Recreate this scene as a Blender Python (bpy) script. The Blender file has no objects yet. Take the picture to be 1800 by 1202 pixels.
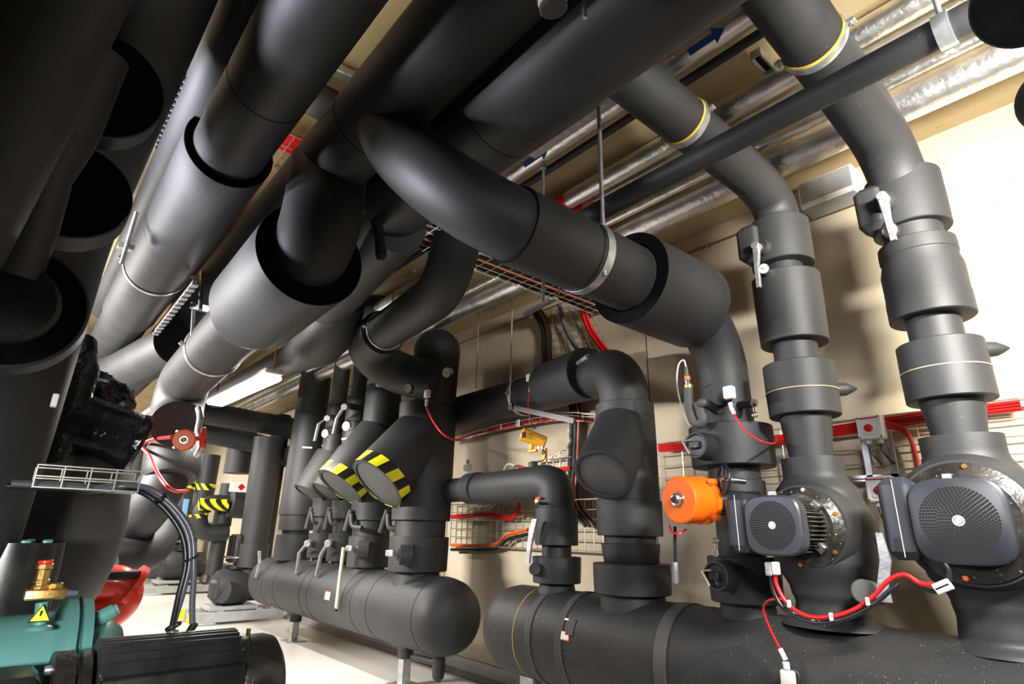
import bpy, math, random
from mathutils import Vector, Matrix, Quaternion
random.seed(7)
C = bpy.context.scene
COL = C.collection
V = Vector

# ---------------------------------------------------------------- camera
H = 1.2
FPX = 1005.6
def nrm(v): return V(v).normalized()
cz = nrm((60, 3001, -FPX))
cx = V((900, 319, FPX)); cx = (cx - cz * cx.dot(cz)).normalized()
cy = cz.cross(cx)
RW = Matrix((cx, cy, cz))                # camera axes -> room axes
cam_data = bpy.data.cameras.new('camera')
cam = bpy.data.objects.new('camera', cam_data); COL.objects.link(cam)
cam_data.sensor_width = 36; cam_data.lens = FPX / 1800 * 36
cam_data.clip_start = 0.02
cam.matrix_world = Matrix.Translation((0, 0, H)) @ RW.to_4x4()
C.camera = cam
C.view_settings.view_transform = 'Standard'; C.view_settings.look = 'None'
C.view_settings.gamma = 1; C.view_settings.use_curve_mapping = False
C.view_settings.exposure = 0.0
w = bpy.data.worlds.new('room_air'); C.world = w; w.use_nodes = True
w.node_tree.nodes['Background'].inputs[0].default_value = (0.9, 0.92, 1, 1)
w.node_tree.nodes['Background'].inputs[1].default_value = 0.008

def area(name, loc, target, power, sx, sy, col=(1, .97, .92), spread=160):
    l = bpy.data.lights.new(name, 'AREA'); l.shape = 'RECTANGLE'; l.size = sx; l.size_y = sy
    l.energy = power; l.color = col; l.spread = math.radians(spread)
    o = bpy.data.objects.new(name, l); COL.objects.link(o)
    o.location = loc
    o.rotation_euler = (V(target) - V(loc)).to_track_quat('-Z', 'Y').to_euler()
    return o
# room lamps outside the frame, and added fill lights without a fixture
area('lamp_or_fill_glow', (0.50, 1.62, 2.42), (-1.0, 3.2, 2.05), 135, .6, .12, (1, .965, .90), 128)
area('lamp_or_fill_glow', (-3.1, -1.4, 2.40), (-2.5, .5, 2.85), 62, 1.0, .10, (.88, .88, 1), 84)
area('lamp_or_fill_glow', (-3.4, -1.3, 1.95), (-2.5, .9, 2.5), 24, .9, .10, (.90, .90, 1), 54)  # added fill, no fixture: lights the left side of the descending elbow
area('lamp_or_fill_glow', (0.2, -.8, 1.22), (-2.8, .15, .62), 11, .6, .15, (1, .98, .94), 46)  # added low fill, no fixture: brightens the compressor and motor at lower left
area('lamp_or_fill_glow', (0.6, 0.2, 2.3), (-1.4, 2.8, 0.9), 13, .8, .2, (.95, .96, 1), 84)  # added front fill from the camera side, for pump fronts and header
area('lamp_or_fill_glow', (-5.6, -1.2, 2.3), (-5.8, 2.8, 1.2), 270, 1.3, .3, (1, .96, .92), 140)
area('lamp_or_fill_glow', (-9.6, 0.3, 2.7), (-9.4, 2.2, 0.4), 150, 1.6, .3, (1, .96, .9), 160)
area('lamp_or_fill_glow', (-12.8, 0.6, 2.8), (-13.2, 2.2, 0), 170, 1.6, .3, (1, .96, .9), 160)
area('lamp_or_fill_glow', (-18, 1.2, 2.8), (-18, 1.8, 0), 110, 1.6, .3, (1, .96, .9), 160)
area('lamp_or_fill_glow', (-1.6, .66, 3.02), (-1.6, .66, 3.3), 5, 4, .03, (1, .92, .75), 170)  # added unseen light between the pipes, brightens the ceiling in the gap

# ---------------------------------------------------------------- point helpers
def ray(px, py): return RW @ (V((px - 900, -(py - 601), -FPX)) / FPX)
def P(px, py, x=None, y=None, z=None, d=None):
    r = ray(px, py); o = V((0, 0, H))
    if x is not None: return o + r * (x / r.x)
    if y is not None: return o + r * (y / r.y)
    if z is not None: return o + r * ((z - H) / r.z)
    return o + r * d
def proj(p):
    c = RW.transposed() @ (V(p) - V((0, 0, H)))
    return (900 + FPX * c.x / -c.z, 601 - FPX * c.y / -c.z, -c.z)
def rw(p, ax, hw):
    """metres for a half width seen square to the axis"""
    p = V(p); ax = nrm(ax); n = ax.cross(p - V((0, 0, H))).normalized()
    a = proj(p); b = proj(p + n * .01); c = proj(p + ax * .01)
    dx, dy = (c[0] - a[0]), (c[1] - a[1]); l = math.hypot(dx, dy) or 1
    perp = abs((b[0] - a[0]) * dy / l - (b[1] - a[1]) * dx / l)
    return hw * .01 / perp
def bis(fn, lo, hi):
    s = fn(lo) > 0
    for _ in range(60):
        m = (lo + hi) / 2
        if (fn(m) > 0) == s: lo = m
        else: hi = m
    return (lo + hi) / 2
def zat(X, Y, py): return bis(lambda z: proj((X, Y, z))[1] - py, -0.5, 4.5)
def xat(y, z, py): return bis(lambda x: proj((x, y, z))[1] - py, -30, -.3)
def yat(x, z, px): return bis(lambda y: proj((x, y, z))[0] - px, .2, 3.4)

def oncyl(px, py, y, z, rad):
    """first hit of a sight line on a pipe running along the room"""
    r_ = ray(px, py); oy, oz = -y, H - z
    a = r_.y ** 2 + r_.z ** 2; b = 2 * (r_.y * oy + r_.z * oz); c = oy * oy + oz * oz - rad * rad
    t = (-b - math.sqrt(max(0, b * b - 4 * a * c))) / (2 * a)
    p = V((0, 0, H)) + r_ * t
    return p, V((0, p.y - y, p.z - z)).normalized()
# ---------------------------------------------------------------- materials
def new_mat(name):
    m = bpy.data.materials.new(name); m.use_nodes = True
    return m, m.node_tree, m.node_tree.nodes['Principled BSDF']
def plain(name, col, rough=.5, metal=0., coat=0.):
    m, nt, b = new_mat(name)
    b.inputs['Base Color'].default_value = (*col, 1); b.inputs['Roughness'].default_value = rough
    b.inputs['Metallic'].default_value = metal; b.inputs['Coat Weight'].default_value = coat
    return m
def noisy(name, c1, c2, scale=6, rough=.6, metal=0, bump=.1, bscale=60, lo=.35, hi=.65, detail=6, dist=.01, specks=None, rvar=0):
    m, nt, b = new_mat(name); N = nt.nodes; L = nt.links
    tc = N.new('ShaderNodeTexCoord')
    n = N.new('ShaderNodeTexNoise'); n.inputs['Scale'].default_value = scale; n.inputs['Detail'].default_value = detail
    L.new(tc.outputs['Object'], n.inputs['Vector'])
    r = N.new('ShaderNodeValToRGB'); r.color_ramp.elements[0].position = lo; r.color_ramp.elements[1].position = hi
    r.color_ramp.elements[0].color = (*c1, 1); r.color_ramp.elements[1].color = (*c2, 1)
    L.new(n.outputs['Fac'], r.inputs['Fac'])
    col = r.outputs['Color']
    if specks:
        s = N.new('ShaderNodeTexNoise'); s.inputs['Scale'].default_value = specks[0]; s.inputs['Detail'].default_value = 1
        L.new(tc.outputs['Object'], s.inputs['Vector'])
        q = N.new('ShaderNodeValToRGB'); q.color_ramp.elements[0].position = specks[1]; q.color_ramp.elements[1].position = specks[1] + .03
        L.new(s.outputs['Fac'], q.inputs['Fac'])
        mx = N.new('ShaderNodeMix'); mx.data_type = 'RGBA'
        L.new(q.outputs['Color'], mx.inputs['Factor']); L.new(col, mx.inputs['A'])
        mx.inputs['B'].default_value = (*specks[2], 1); col = mx.outputs['Result']
    L.new(col, b.inputs['Base Color'])
    b.inputs['Roughness'].default_value = rough; b.inputs['Metallic'].default_value = metal
    if rvar:
        mr = N.new('ShaderNodeMapRange'); mr.inputs['To Min'].default_value = rough - rvar; mr.inputs['To Max'].default_value = rough + rvar
        L.new(n.outputs['Fac'], mr.inputs['Value']); L.new(mr.outputs['Result'], b.inputs['Roughness'])
    bn = N.new('ShaderNodeTexNoise'); bn.inputs['Scale'].default_value = bscale; bn.inputs['Detail'].default_value = 4
    L.new(tc.outputs['Object'], bn.inputs['Vector'])
    bu = N.new('ShaderNodeBump'); bu.inputs['Strength'].default_value = bump; bu.inputs['Distance'].default_value = dist
    L.new(bn.outputs['Fac'], bu.inputs['Height']); L.new(bu.outputs['Normal'], b.inputs['Normal'])
    return m
M = {}
M['foam'] = noisy('black_foam_insulation', (.015, .015, .0155), (.023, .023, .0235), 3, .58, 0, .05, 90, rvar=.05, specks=(70, .79, (.10, .10, .095)))
M['foam_dusty'] = noisy('dusty_foam_insulation', (.016, .016, .017), (.028, .027, .026), 2.5, .56, 0, .06, 70, specks=(150, .735, (.30, .29, .27)))
M['foam_cut'] = noisy('cut_foam_edge', (.003, .003, .003), (.005, .005, .005), 20, .95, 0, .1, 120)
M['foam_cut'].node_tree.nodes['Principled BSDF'].inputs['Specular IOR Level'].default_value = .1
M['foam_pale'] = noisy('grey_foam_insulation', (.05, .047, .045), (.075, .072, .07), 3, .62, 0, .05, 90)
M['concrete'] = noisy('beige_concrete', (.42, .35, .235), (.57, .49, .36), 1.3, .8, 0, .12, 25, .3, .7, 8, specks=(34, .765, (.17, .13, .08)))
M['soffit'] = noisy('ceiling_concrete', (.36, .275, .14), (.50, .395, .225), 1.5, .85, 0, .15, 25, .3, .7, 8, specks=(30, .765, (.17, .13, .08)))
M['floor'] = noisy('pale_epoxy_floor', (.58, .56, .52), (.66, .64, .60), .8, .28, 0, .02, 10)
M['cove'] = noisy('grey_cove_base', (.33, .32, .30), (.42, .41, .39), 2, .4, 0, .05, 30)
M['foil'] = noisy('aluminium_foil_wrap', (.70, .70, .70), (.95, .94, .92), 9, .38, 1, .6, 30, dist=.007, detail=8, rvar=.1)
M['zinc'] = noisy('galvanised_steel', (.42, .44, .45), (.62, .64, .65), 18, .38, .85, .1, 60)
M['zinc_shaded'] = noisy('shaded_galvanised_steel', (.10, .105, .11), (.18, .185, .19), 18, .5, .6, .1, 60)  # darker copy of the galvanised steel, shade put into the colour
M['wire'] = plain('zinc_wire', (.62, .60, .52), .35, .8)
M['chrome'] = plain('bright_metal', (.75, .75, .75), .2, 1)
M['alu'] = noisy('cast_aluminium', (.30, .30, .31), (.46, .46, .47), 20, .45, .7, .2, 80)
M['brass'] = noisy('brass', (.62, .38, .12), (.78, .52, .2), 20, .3, .95, .1, 50)
M['orange'] = noisy('orange_paint', (.86, .125, .002), (.92, .16, .003), 5, .42, 0, .04, 120)
M['red'] = plain('red_rubber', (.62, .008, .008), .4)
M['redpaint'] = plain('red_paint', (.75, .035, .012), .3, 0, .3)
M['cable_o'] = plain('orange_rubber', (.80, .14, .015), .4)
M['blackcable'] = plain('black_rubber', (.012, .012, .014), .35)
M['greycable'] = plain('grey_rubber', (.09, .10, .125), .3)
M['white'] = plain('white_plastic', (.78, .77, .73), .4)
M['cream'] = plain('cream_plastic', (.62, .55, .42), .5)
M['label'] = plain('white_label', (.85, .84, .80), .5)
M['yellow'] = plain('yellow_tape', (.88, .78, .01), .45)
M['amber'] = noisy('amber_paint', (.80, .36, .01), (.88, .42, .02), 8, .35, 0, .05, 50)
M['blue'] = plain('blue_mark', (.01, .07, .35), .4)
M['bluebox'] = plain('pale_blue_box', (.22, .42, .68), .5)
M['teal'] = noisy('teal_machine_paint', (.09, .25, .235), (.11, .29, .27), 6, .32, 0, .05, 30)
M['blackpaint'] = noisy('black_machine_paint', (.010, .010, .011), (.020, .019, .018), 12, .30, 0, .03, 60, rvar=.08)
M['motor'] = noisy('anthracite_plastic', (.017, .019, .025), (.026, .029, .036), 5, .40, 0, .03, 120)
M['casting'] = noisy('black_casting', (.012, .011, .010), (.045, .04, .03), 12, .38, .1, .4, 40, .45, .8, specks=(80, .72, (.4, .36, .28)))
M['finmetal'] = noisy('dark_fin_metal', (.05, .047, .04), (.14, .13, .105), 16, .36, .5, .2, 50)
M['film'] = noisy('shiny_black_film', (.008, .008, .009), (.016, .016, .017), 6, .16, 0, .5, 16, dist=.02)
M['hole'] = plain('black_hole', (.002, .002, .002), .9)
M['wood'] = noisy('shuttering_board', (.40, .22, .11), (.55, .33, .18), 4, .7, 0, .2, 20)
M['copper'] = plain('brown_conduit', (.22, .07, .03), .4)
M['stripe'] = plain('pale_seam', (.55, .42, .22), .5)
M['ringgold'] = plain('yellow_lining', (.75, .50, .06), .5)
M['glass'] = plain('gauge_glass', (.50, .48, .42), .2)
M['frame'] = noisy('grey_beam_paint', (.32, .33, .33), (.42, .43, .43), 8, .4, .2, .1, 40)
def emat(name, col, s):
    m, nt, b = new_mat(name); b.inputs['Base Color'].default_value = (*col, 1)
    b.inputs['Emission Color'].default_value = (*col, 1); b.inputs['Emission Strength'].default_value = s
    return m
M['lamp'] = emat('lamp_diffuser', (1, .98, .95), 9)
def hazard():
    m, nt, b = new_mat('hazard_tape'); N = nt.nodes; L = nt.links
    tc = N.new('ShaderNodeTexCoord'); wv = N.new('ShaderNodeTexWave'); wv.inputs['Scale'].default_value = 4.0
    wv.bands_direction = 'DIAGONAL'; wv.wave_profile = 'SIN'
    L.new(tc.outputs['Object'], wv.inputs['Vector'])
    r = N.new('ShaderNodeValToRGB'); r.color_ramp.interpolation = 'CONSTANT'
    r.color_ramp.elements[0].color = (.012, .012, .012, 1); r.color_ramp.elements[1].color = (.85, .80, .01, 1); r.color_ramp.elements[1].position = .5
    L.new(wv.outputs['Fac'], r.inputs['Fac']); L.new(r.outputs['Color'], b.inputs['Base Color']); b.inputs['Roughness'].default_value = .45
    return m
M['hazard'] = hazard()

# ---------------------------------------------------------------- mesh builder
def frame(ax, up=None):
    ax = nrm(ax); u = V(up) if up is not None else (V((0, 0, 1)) if abs(ax.z) < .9 else V((0, 1, 0)))
    a = (u - ax * u.dot(ax)).normalized(); return a, ax.cross(a)
def fillet(pts, R, n=9):
    pts = [V(p) for p in pts]; out = [pts[0]]
    for i in range(1, len(pts) - 1):
        p, a, b = pts[i], pts[i - 1], pts[i + 1]
        u = (a - p); v = (b - p); lu, lv = u.length, v.length; u.normalize(); v.normalize()
        ang = math.pi - u.angle(v)
        if ang < .03: out.append(p); continue
        r = R[i] if isinstance(R, (list, tuple)) else R
        t = r * math.tan(ang / 2); t = min(t, lu * .49 if i > 1 else lu * .98, lv * .49 if i < len(pts) - 2 else lv * .98)
        s, e = p + u * t, p + v * t
        rr = t / math.tan(ang / 2); c = p + (u + v).normalized() * (rr / math.cos(ang / 2))
        a0 = s - c; b0 = e - c; k = a0.cross(b0).normalized(); tot = a0.angle(b0)
        for j in range(n + 1): out.append(c + Quaternion(k, tot * j / n) @ a0)
    out.append(pts[-1]); return out
def spline(pts, n=8):
    pts = [V(p) for p in pts]; q = [pts[0] * 2 - pts[1]] + pts + [pts[-1] * 2 - pts[-2]]; out = []
    for i in range(1, len(q) - 2):
        for j in range(n):
            t = j / n; a, b, c, d = q[i - 1:i + 3]
            out.append(.5 * ((2 * b) + (c - a) * t + (2 * a - 5 * b + 4 * c - d) * t * t + (3 * b - a - 3 * c + d) * t ** 3))
    out.append(pts[-1]); return out
class MB:
    def __init__(s): s.v = []; s.f = []; s.mi = []; s.mats = []; s.cur = 0
    def mat(s, key):
        if key not in s.mats: s.mats.append(key)
        s.cur = s.mats.index(key); return s
    def add(s, vs, fs):
        o = len(s.v); s.v += [V(v) for v in vs]
        for f in fs: s.f.append([i + o for i in f]); s.mi.append(s.cur)
        return s
    def rings(s, rings, cap=True, closed=False):
        n = len(rings[0]); vs = [p for r in rings for p in r]; fs = []
        m = len(rings)
        for i in range(m if closed else m - 1):
            k = (i + 1) % m
            for j in range(n): fs.append((i * n + j, i * n + (j + 1) % n, k * n + (j + 1) % n, k * n + j))
        if cap and not closed: fs.append(tuple(range(n - 1, -1, -1))); fs.append(tuple((m - 1) * n + j for j in range(n)))
        return s.add(vs, fs)
    def tube(s, pts, r, seg=12, cap=True, closed=False):
        pts = [V(p) for p in pts]; n = len(pts); T = []
        for i in range(n):
            if closed: d = pts[(i + 1) % n] - pts[i - 1]
            else: d = pts[min(i + 1, n - 1)] - pts[max(i - 1, 0)]
            T.append(d.normalized())
        a, b = frame(T[0]); R = []
        for i in range(n):
            if i:
                q = T[i - 1].rotation_difference(T[i]); a = q @ a; b = q @ b
                a = (a - T[i] * a.dot(T[i])).normalized(); b = T[i].cross(a)
            ri = r[i] if isinstance(r, (list, tuple)) else r
            R.append([pts[i] + (a * math.cos(2 * math.pi * k / seg) + b * math.sin(2 * math.pi * k / seg)) * ri for k in range(seg)])
        return s.rings(R, cap, closed)
    def lathe(s, A, ax, prof, seg=48, cap=True, sx=1, up=None):
        ax = nrm(ax); a, b = frame(ax, up); A = V(A); R = []
        for t, r in prof:
            R.append([A + ax * t + (a * math.cos(2 * math.pi * k / seg) * sx + b * math.sin(2 * math.pi * k / seg)) * max(r, .0004) for k in range(seg)])
        return s.rings(R, cap)
    def cyl(s, A, B, r, seg=32, bev=None, r2=None):
        A = V(A); B = V(B); L = (B - A).length; r2 = r if r2 is None else r2
        e = min(.006, r * .12, L * .25) if bev is None else bev
        return s.lathe(A, B - A, [(0, r - e), (e, r), (L - e, r2), (L, r2 - e)] if e else [(0, r), (L, r2)], seg)
    def box(s, c, size, ax=None, up=None, bev=0.0):
        c = V(c); e = V((1, 0, 0)) if ax is None else nrm(ax); u = V((0, 0, 1)) if up is None else V(up)
        u = (u - e * u.dot(e)).normalized(); w_ = u.cross(e)
        hx, hy, hz = size[0] / 2, size[1] / 2, size[2] / 2
        if not bev:
            vs = [c + e * (hx * i) + w_ * (hy * j) + u * (hz * k) for i in (-1, 1) for j in (-1, 1) for k in (-1, 1)]
            return s.add(vs, [(0, 1, 3, 2), (4, 6, 7, 5), (0, 4, 5, 1), (2, 3, 7, 6), (0, 2, 6, 4), (1, 5, 7, 3)])
        b_ = bev; R = []
        for k, q in ((-hz, b_), (-hz + b_, 0), (hz - b_, 0), (hz, b_)):
            ring = []
            for sx, sy in ((1, 1), (-1, 1), (-1, -1), (1, -1)):
                for t in range(4):
                    an = math.atan2(sy, sx) - math.pi / 4 + t * math.pi / 6
                    ring.append(c + e * (sx * (hx - b_) + (b_ - q) * math.cos(an)) + w_ * (sy * (hy - b_) + (b_ - q) * math.sin(an)) + u * k)
            R.append(ring)
        return s.rings(R)
    def sphere(s, c, r, seg=20, n=10, sz=1, ax=(0, 0, 1)):
        return s.lathe(V(c), ax, [(-r * sz * math.cos(math.pi * i / n), r * math.sin(math.pi * i / n)) for i in range(n + 1)], seg)
    def build(s, name, key=None, parent=None, smooth=38, label=None):
        me = bpy.data.meshes.new(name)
        off = parent.matrix_basis.translation.copy() if parent is not None else V((0, 0, 0))
        if parent is not None and parent.parent is not None: off += parent.parent.matrix_basis.translation
        me.from_pydata([v - off for v in s.v], [], s.f)
        for k in (s.mats or [key]): me.materials.append(M[k])
        if s.mats: me.polygons.foreach_set('material_index', s.mi)
        me.polygons.foreach_set('use_smooth', [True] * len(me.polygons))
        me.update(); me.set_sharp_from_angle(angle=math.radians(smooth))
        o = bpy.data.objects.new(name, me); COL.objects.link(o)
        if parent is not None: o.parent = parent
        if label: o['label'] = label
        return o
def tag(o, label, cat, group=None, kind=None):
    o['label'] = label; o['category'] = cat
    if group: o['group'] = group
    if kind: o['kind'] = kind
    return o
def thing(name, label, cat, loc, group=None):
    o = bpy.data.objects.new(name, None); COL.objects.link(o); o.location = V(loc); o.empty_display_size = .05
    return tag(o, label, cat, group)
def struct(name, mb, key=None):
    o = mb.build(name, key); o['kind'] = 'structure'; return o
def run(name, pts, r, key, bend, parent=None, seg=40, n=10, label=None):
    """pipe run through corner points with rounded bends"""
    return MB().tube(fillet(pts, bend, n), r, seg).build(name, key, parent, label=label)
def seam(mb, c, ax, r, wd=.0025, key='foam_cut'):
    mb.mat(key); mb.lathe(V(c) - nrm(ax) * wd / 2, ax, [(0, r), (0, r + .0012), (wd, r + .0012), (wd, r)], 40, False)

WY = 3.446; CZ = 3.325; MY = 2.82

# ---------------------------------------------------------------- the room
m = MB().box((-9, WY + .15, 1.7), (34, .3, 3.6)); struct('wall_right', m, 'concrete')
m = MB().box((-9, -1.0, CZ + .15), (34, 9.2, .3)); struct('ceiling', m, 'soffit')
m = MB().box((-9, -1.0, -.1), (34, 9.2, .2)); struct('floor', m, 'floor')
m = MB().box((-9, -5.6, 1.7), (34, .3, 3.6)); struct('wall_left', m, 'concrete')
m = MB().box((-25.5, -1, 1.7), (.3, 9.2, 3.6)); struct('wall_back', m, 'concrete')
m = MB().box((7.2, -1, 1.7), (.3, 9.2, 3.6)); struct('wall_front', m, 'concrete')
m = MB(); m.add([(-26, WY, .14), (7, WY, .14), (7, WY - .012, .135), (-26, WY - .012, .135), (7, WY - .02, .04), (-26, WY - .02, .04), (7, WY - .07, .003), (-26, WY - .07, .003)],
    [(0, 1, 2, 3), (3, 2, 4, 5), (5, 4, 6, 7)]); struct('baseboard_right', m, 'cove')
m = MB()
for x in (-12.9, -10.3, -7.7, -5.05, -2.5, .1): m.box((x, WY - .001, 1.7), (.006, .004, 3.2))
struct('trim_1', m, 'foam_pale')

# ---------------------------------------------------------------- headers (bottom right and left manifolds)
def vd(lo, hi): return V((0, 0, 1))
mr = .270; mz = .600
h = thing('header_pipe', 'large black insulated header along the floor at bottom right, under the two pump motors', 'pipe', (-2.2, MY, mz))
x0 = -3.40
prof = [(0, .02), (.01, .10), (.035, .17), (.08, .225), (.14, .256), (.21, mr), (4.9, mr)]
MB().lathe((x0, MY, mz), (1, 0, 0), prof, 64).build('insulation', 'foam_dusty', h)
for xx, ww in ((-2.86, .05), (-2.60, .05), (-1.92, .07)): MB().lathe((xx, MY, mz), (1, 0, 0), [(0, mr), (0, mr + .006), (ww, mr + .006), (ww, mr)], 64, False).build('insulation_strip', 'foam_pale', h)
m = MB(); m.lathe((-2.97, MY, mz), (1, 0, 0), [(0, mr), (0, mr + .0015), (.003, mr + .0015), (.003, mr)], 64, False); m.build('adhesive_line', 'ringgold', h)
def stick(c, n, wv_, hv, size, key, name, par, th=.002, label=None):
    n = nrm(n); w_ = nrm(V(wv_) - n * V(wv_).dot(n)); u = n.cross(w_)
    return MB().box(c, (size[0], th, size[1]), w_, u).build(name, key, par, label=label)
for px_, py_, sz_, key_, nm_, th_ in ((1003, 1102, (.05, .085), 'foam_pale', 'foam_patch', .008), (991, 1117, (.085, .048), 'cable_o', 'identification_label', .006), (991, 1117, (.075, .038), 'label', 'label_face', .009), (997, 1089, (.036, .011), 'label', 'label_strip', .011)):
    c, n_ = oncyl(px_, py_, MY, mz, mr); stick(c, n_, (1, 0, 0), 0, sz_, key_, nm_, h, th_)
# stand of that header
s = thing('pipe_stand', 'perforated steel stand holding the left end of the bottom right header', 'stand', (-3.0, MY, 0))
m = MB().box((-2.93, MY, .17), (.05, .05, .34)); m.mat('zinc').build('post', 'zinc', s)
m = MB().mat('zinc').box((-2.99, MY + .02, .335), (.12, .30, .05)).mat('hole')
for k in range(4): m.box((-2.957, MY - .0, .06 + k * .07), (.003, .018, .03))
m.build('cross_channel', 'zinc', s)
t = tag(MB().box(P(960, 1197, y=2.75), (.03, .03, .075), bev=.004).build('cable_plug', 'bluebox'), 'small blue plug hanging by the header stand near the floor', 'plug')

h2 = thing('header_pipe', 'grey black insulated header on two legs with rounded end in the lower middle', 'pipe', (-6, MY, .575))
x1 = -3.86; lr = .285
prof = [(0, .02), (.012, .11), (.04, .18), (.09, .24), (.16, .272), (.24, lr), (4.2, lr), (4.28, .26), (4.34, .2), (4.37, .1), (4.38, .02)]
MB().lathe((x1, MY, .575), (-1, 0, 0), prof, 64).build('insulation', 'foam', h2)
for xx in (-4.15, -4.9, -5.2, -6.2, -6.4, -7.2, -7.6): MB().lathe((xx, MY, .575), (1, 0, 0), [(0, lr), (0, lr + .003), (.012, lr + .003), (.012, lr)], 64, False).build('insulation_strip', 'foam', h2)
c, n_ = oncyl(576, 1047, MY, .575, lr); stick(c, n_, (1, 0, 0), 0, (.12, .075), 'cable_o', 'identification_label', h2, .004, 'small orange edged label'); stick(c, n_, (1, 0, 0), 0, (.10, .062), 'label', 'label_face', h2, .008)
for i, (xx, lab) in enumerate(((-4.65, 'steel leg under the near rounded end of the middle header'), (-7.1, 'steel leg under the far end of the middle header'))):
    s = thing('support_stand', lab, 'stand', (xx, MY, 0))
    MB().box((xx, MY, .125), (.075, .075, .25)).build('post', 'zinc', s)
    MB().box((xx, MY, .005), (.22, .22, .01)).build('foot_plate', 'zinc', s)
    MB().cyl((xx, MY, .2), (xx, MY, .36), .065).build('insulated_sleeve', 'foam', s)
    MB().box((xx, MY, .335), (.26, .2, .10), bev=.03).build('insulated_saddle', 'foam', s)
d = thing('drain_stub', 'black foam covered drain stub under the near rounded end of the middle header', 'pipe', (-4.1, MY, .2))
MB().tube([(-4.15, MY, .36), (-4.15, MY, .22), (-4.15, MY, .14), (-4.15, MY, .11)], [.045, .05, .045, .015], 20).build('stub', 'foam', d)
MB().tube([(-4.15, MY, .24), (-4.42, MY - .05, .245), (-4.46, MY - .06, .245)], [.024, .028, .012], 16).build('handle', 'foam', d)

# ---------------------------------------------------------------- vertical pipe columns
def column(parent, X, Y, segs, key='foam', seg=48):
    """segs: (part name, py top, py bottom, half width top, half width bottom)"""
    for sg in segs:
        nm, a, b, ha, hb = sg[:5]; kk = sg[5] if len(sg) > 5 else key
        za, zb = zat(X, Y, a), zat(X, Y, b)
        ra, rb = rw((X, Y, za), (0, 0, 1), ha), rw((X, Y, zb), (0, 0, 1), hb)
        mb = MB()
        if nm == 'pipe': mb.lathe((X, Y, zb), (0, 0, 1), [(0, rb), (za - zb, ra)], seg)
        elif nm == 'bulged_sleeve':
            L = za - zb
            mb.lathe((X, Y, zb), (0, 0, 1), [(0, rb * .97), (.004, rb), (L * .32, rb * 1.0), (L * .36, rb * .985), (L * .75, rb * .99), (L * .93, rb * .91), (L - .003, ra), (L, ra * .97)], seg)
        else:
            L = za - zb; e = .004
            mb.lathe((X, Y, zb), (0, 0, 1), [(0, rb * .6), (.0, rb - e), (e, rb), (L * .5, (ra + rb) / 2 * 1.006), (L - e, ra), (L, ra - e), (L, ra * .6)], seg)
        mb.build(nm, kk, parent)
def lever(parent, c, top_dir, drop, length=.20, name='lever_handle', key='alu', back=(0, 1, 0), lean=0.0, wd=.028):
    """cast valve lever: hub, bent arm going down"""
    c = V(c); g = V(drop).normalized(); b = nrm(back); side = g.cross(b).normalized()
    mb = MB()
    mb.cyl(c + b * .05, c - b * .012, .021, 20)
    pts = [c, c + g * length * .22 - b * .0, c + g * length * .5 + side * lean - b * .012, c + g * length + side * lean * 1.3 - b * .012]
    wds = [wd * 1.1, wd * .95, wd * .72, wd * .62]; R = []
    for p, w_ in zip(pts, wds):
        R.append([p + side * (w_ / 2 * i) - b * (.008 * j) for i, j in ((-1, -1), (1, -1), (1, 0), (.7, 1.1), (-.7, 1.1), (-1, 0))])
    mb.rings(R)
    return mb.build(name, key, parent, 30)
def gauge(c, n, r, lab, up=(0, 0, 1)):
    n = nrm(n); c = V(c)
    g = thing('pressure_gauge', lab, 'gauge', c)
    MB().lathe(c - n * .03, n, [(0, r * .8), (.0, r), (.03, r), (.034, r * 1.05), (.04, r * 1.05), (.04, r * .88)], 32).build('case', 'chrome', g)
    dl = MB().lathe(c + n * .0105, n, [(0, r * .9), (.002, r * .9)], 32).build('dial', 'glass', g)
    a, b = frame(n); m_ = MB(); m_.tube([c + n * .0135 - (a + b) * r * .2, c + n * .0135 + (a * .5 + b) * r * .55], r * .05, 6)
    for k in range(9):
        an = math.radians(-130 + k * 32); q = a * math.cos(an) + b * math.sin(an)
        m_.tube([c + n * .013 + q * r * .68, c + n * .013 + q * r * .82], r * .025, 5)
    m_.build('needle', 'hole', dl)
    MB().tube([c - n * .02, c - n * .07], r * .3, 12).build('stem', 'brass', g)
    return g
CAMD = V((0, -1, 0))

# middle right column (first motor)
X1 = -1.158
c1 = thing('riser_pipe', 'black insulated riser with three sleeves running down into the smaller motor pump', 'pipe', (X1, MY, .8))
zt = 2.97
r1 = rw(P(1200, 195, x=X1), (0, 1, 0), 47)
MB().tube(fillet([(X1, 1.33, 3.02), (X1, 2.60, 2.99), (X1, MY + .02, 2.93), (X1, MY, 2.55)], .30, 12), r1, 48).build('upper_pipe', 'foam', c1)
column(c1, X1, MY, [('insulation_sleeve', 397, 470, 55, 56), ('pipe', 470, 492, 34, 36), ('insulation_sleeve', 490, 606, 61, 61), ('pipe', 604, 648, 40, 40),
                    ('insulation_sleeve', 643, 733, 64, 64), ('pipe', 730, 808, 47, 38)])
def bandline(parent, X, Y, py, hw, key='stripe', wd=.0035):
    z = zat(X, Y, py); r = rw((X, Y, z), (0, 0, 1), hw)
    MB().lathe((X, Y, z), (0, 0, 1), [(0, r), (0, r + .0018), (wd, r + .0018), (wd, r)], 48, False).build('seam_line', key, parent)
bandline(c1, X1, MY, 692, 65.2)
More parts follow.
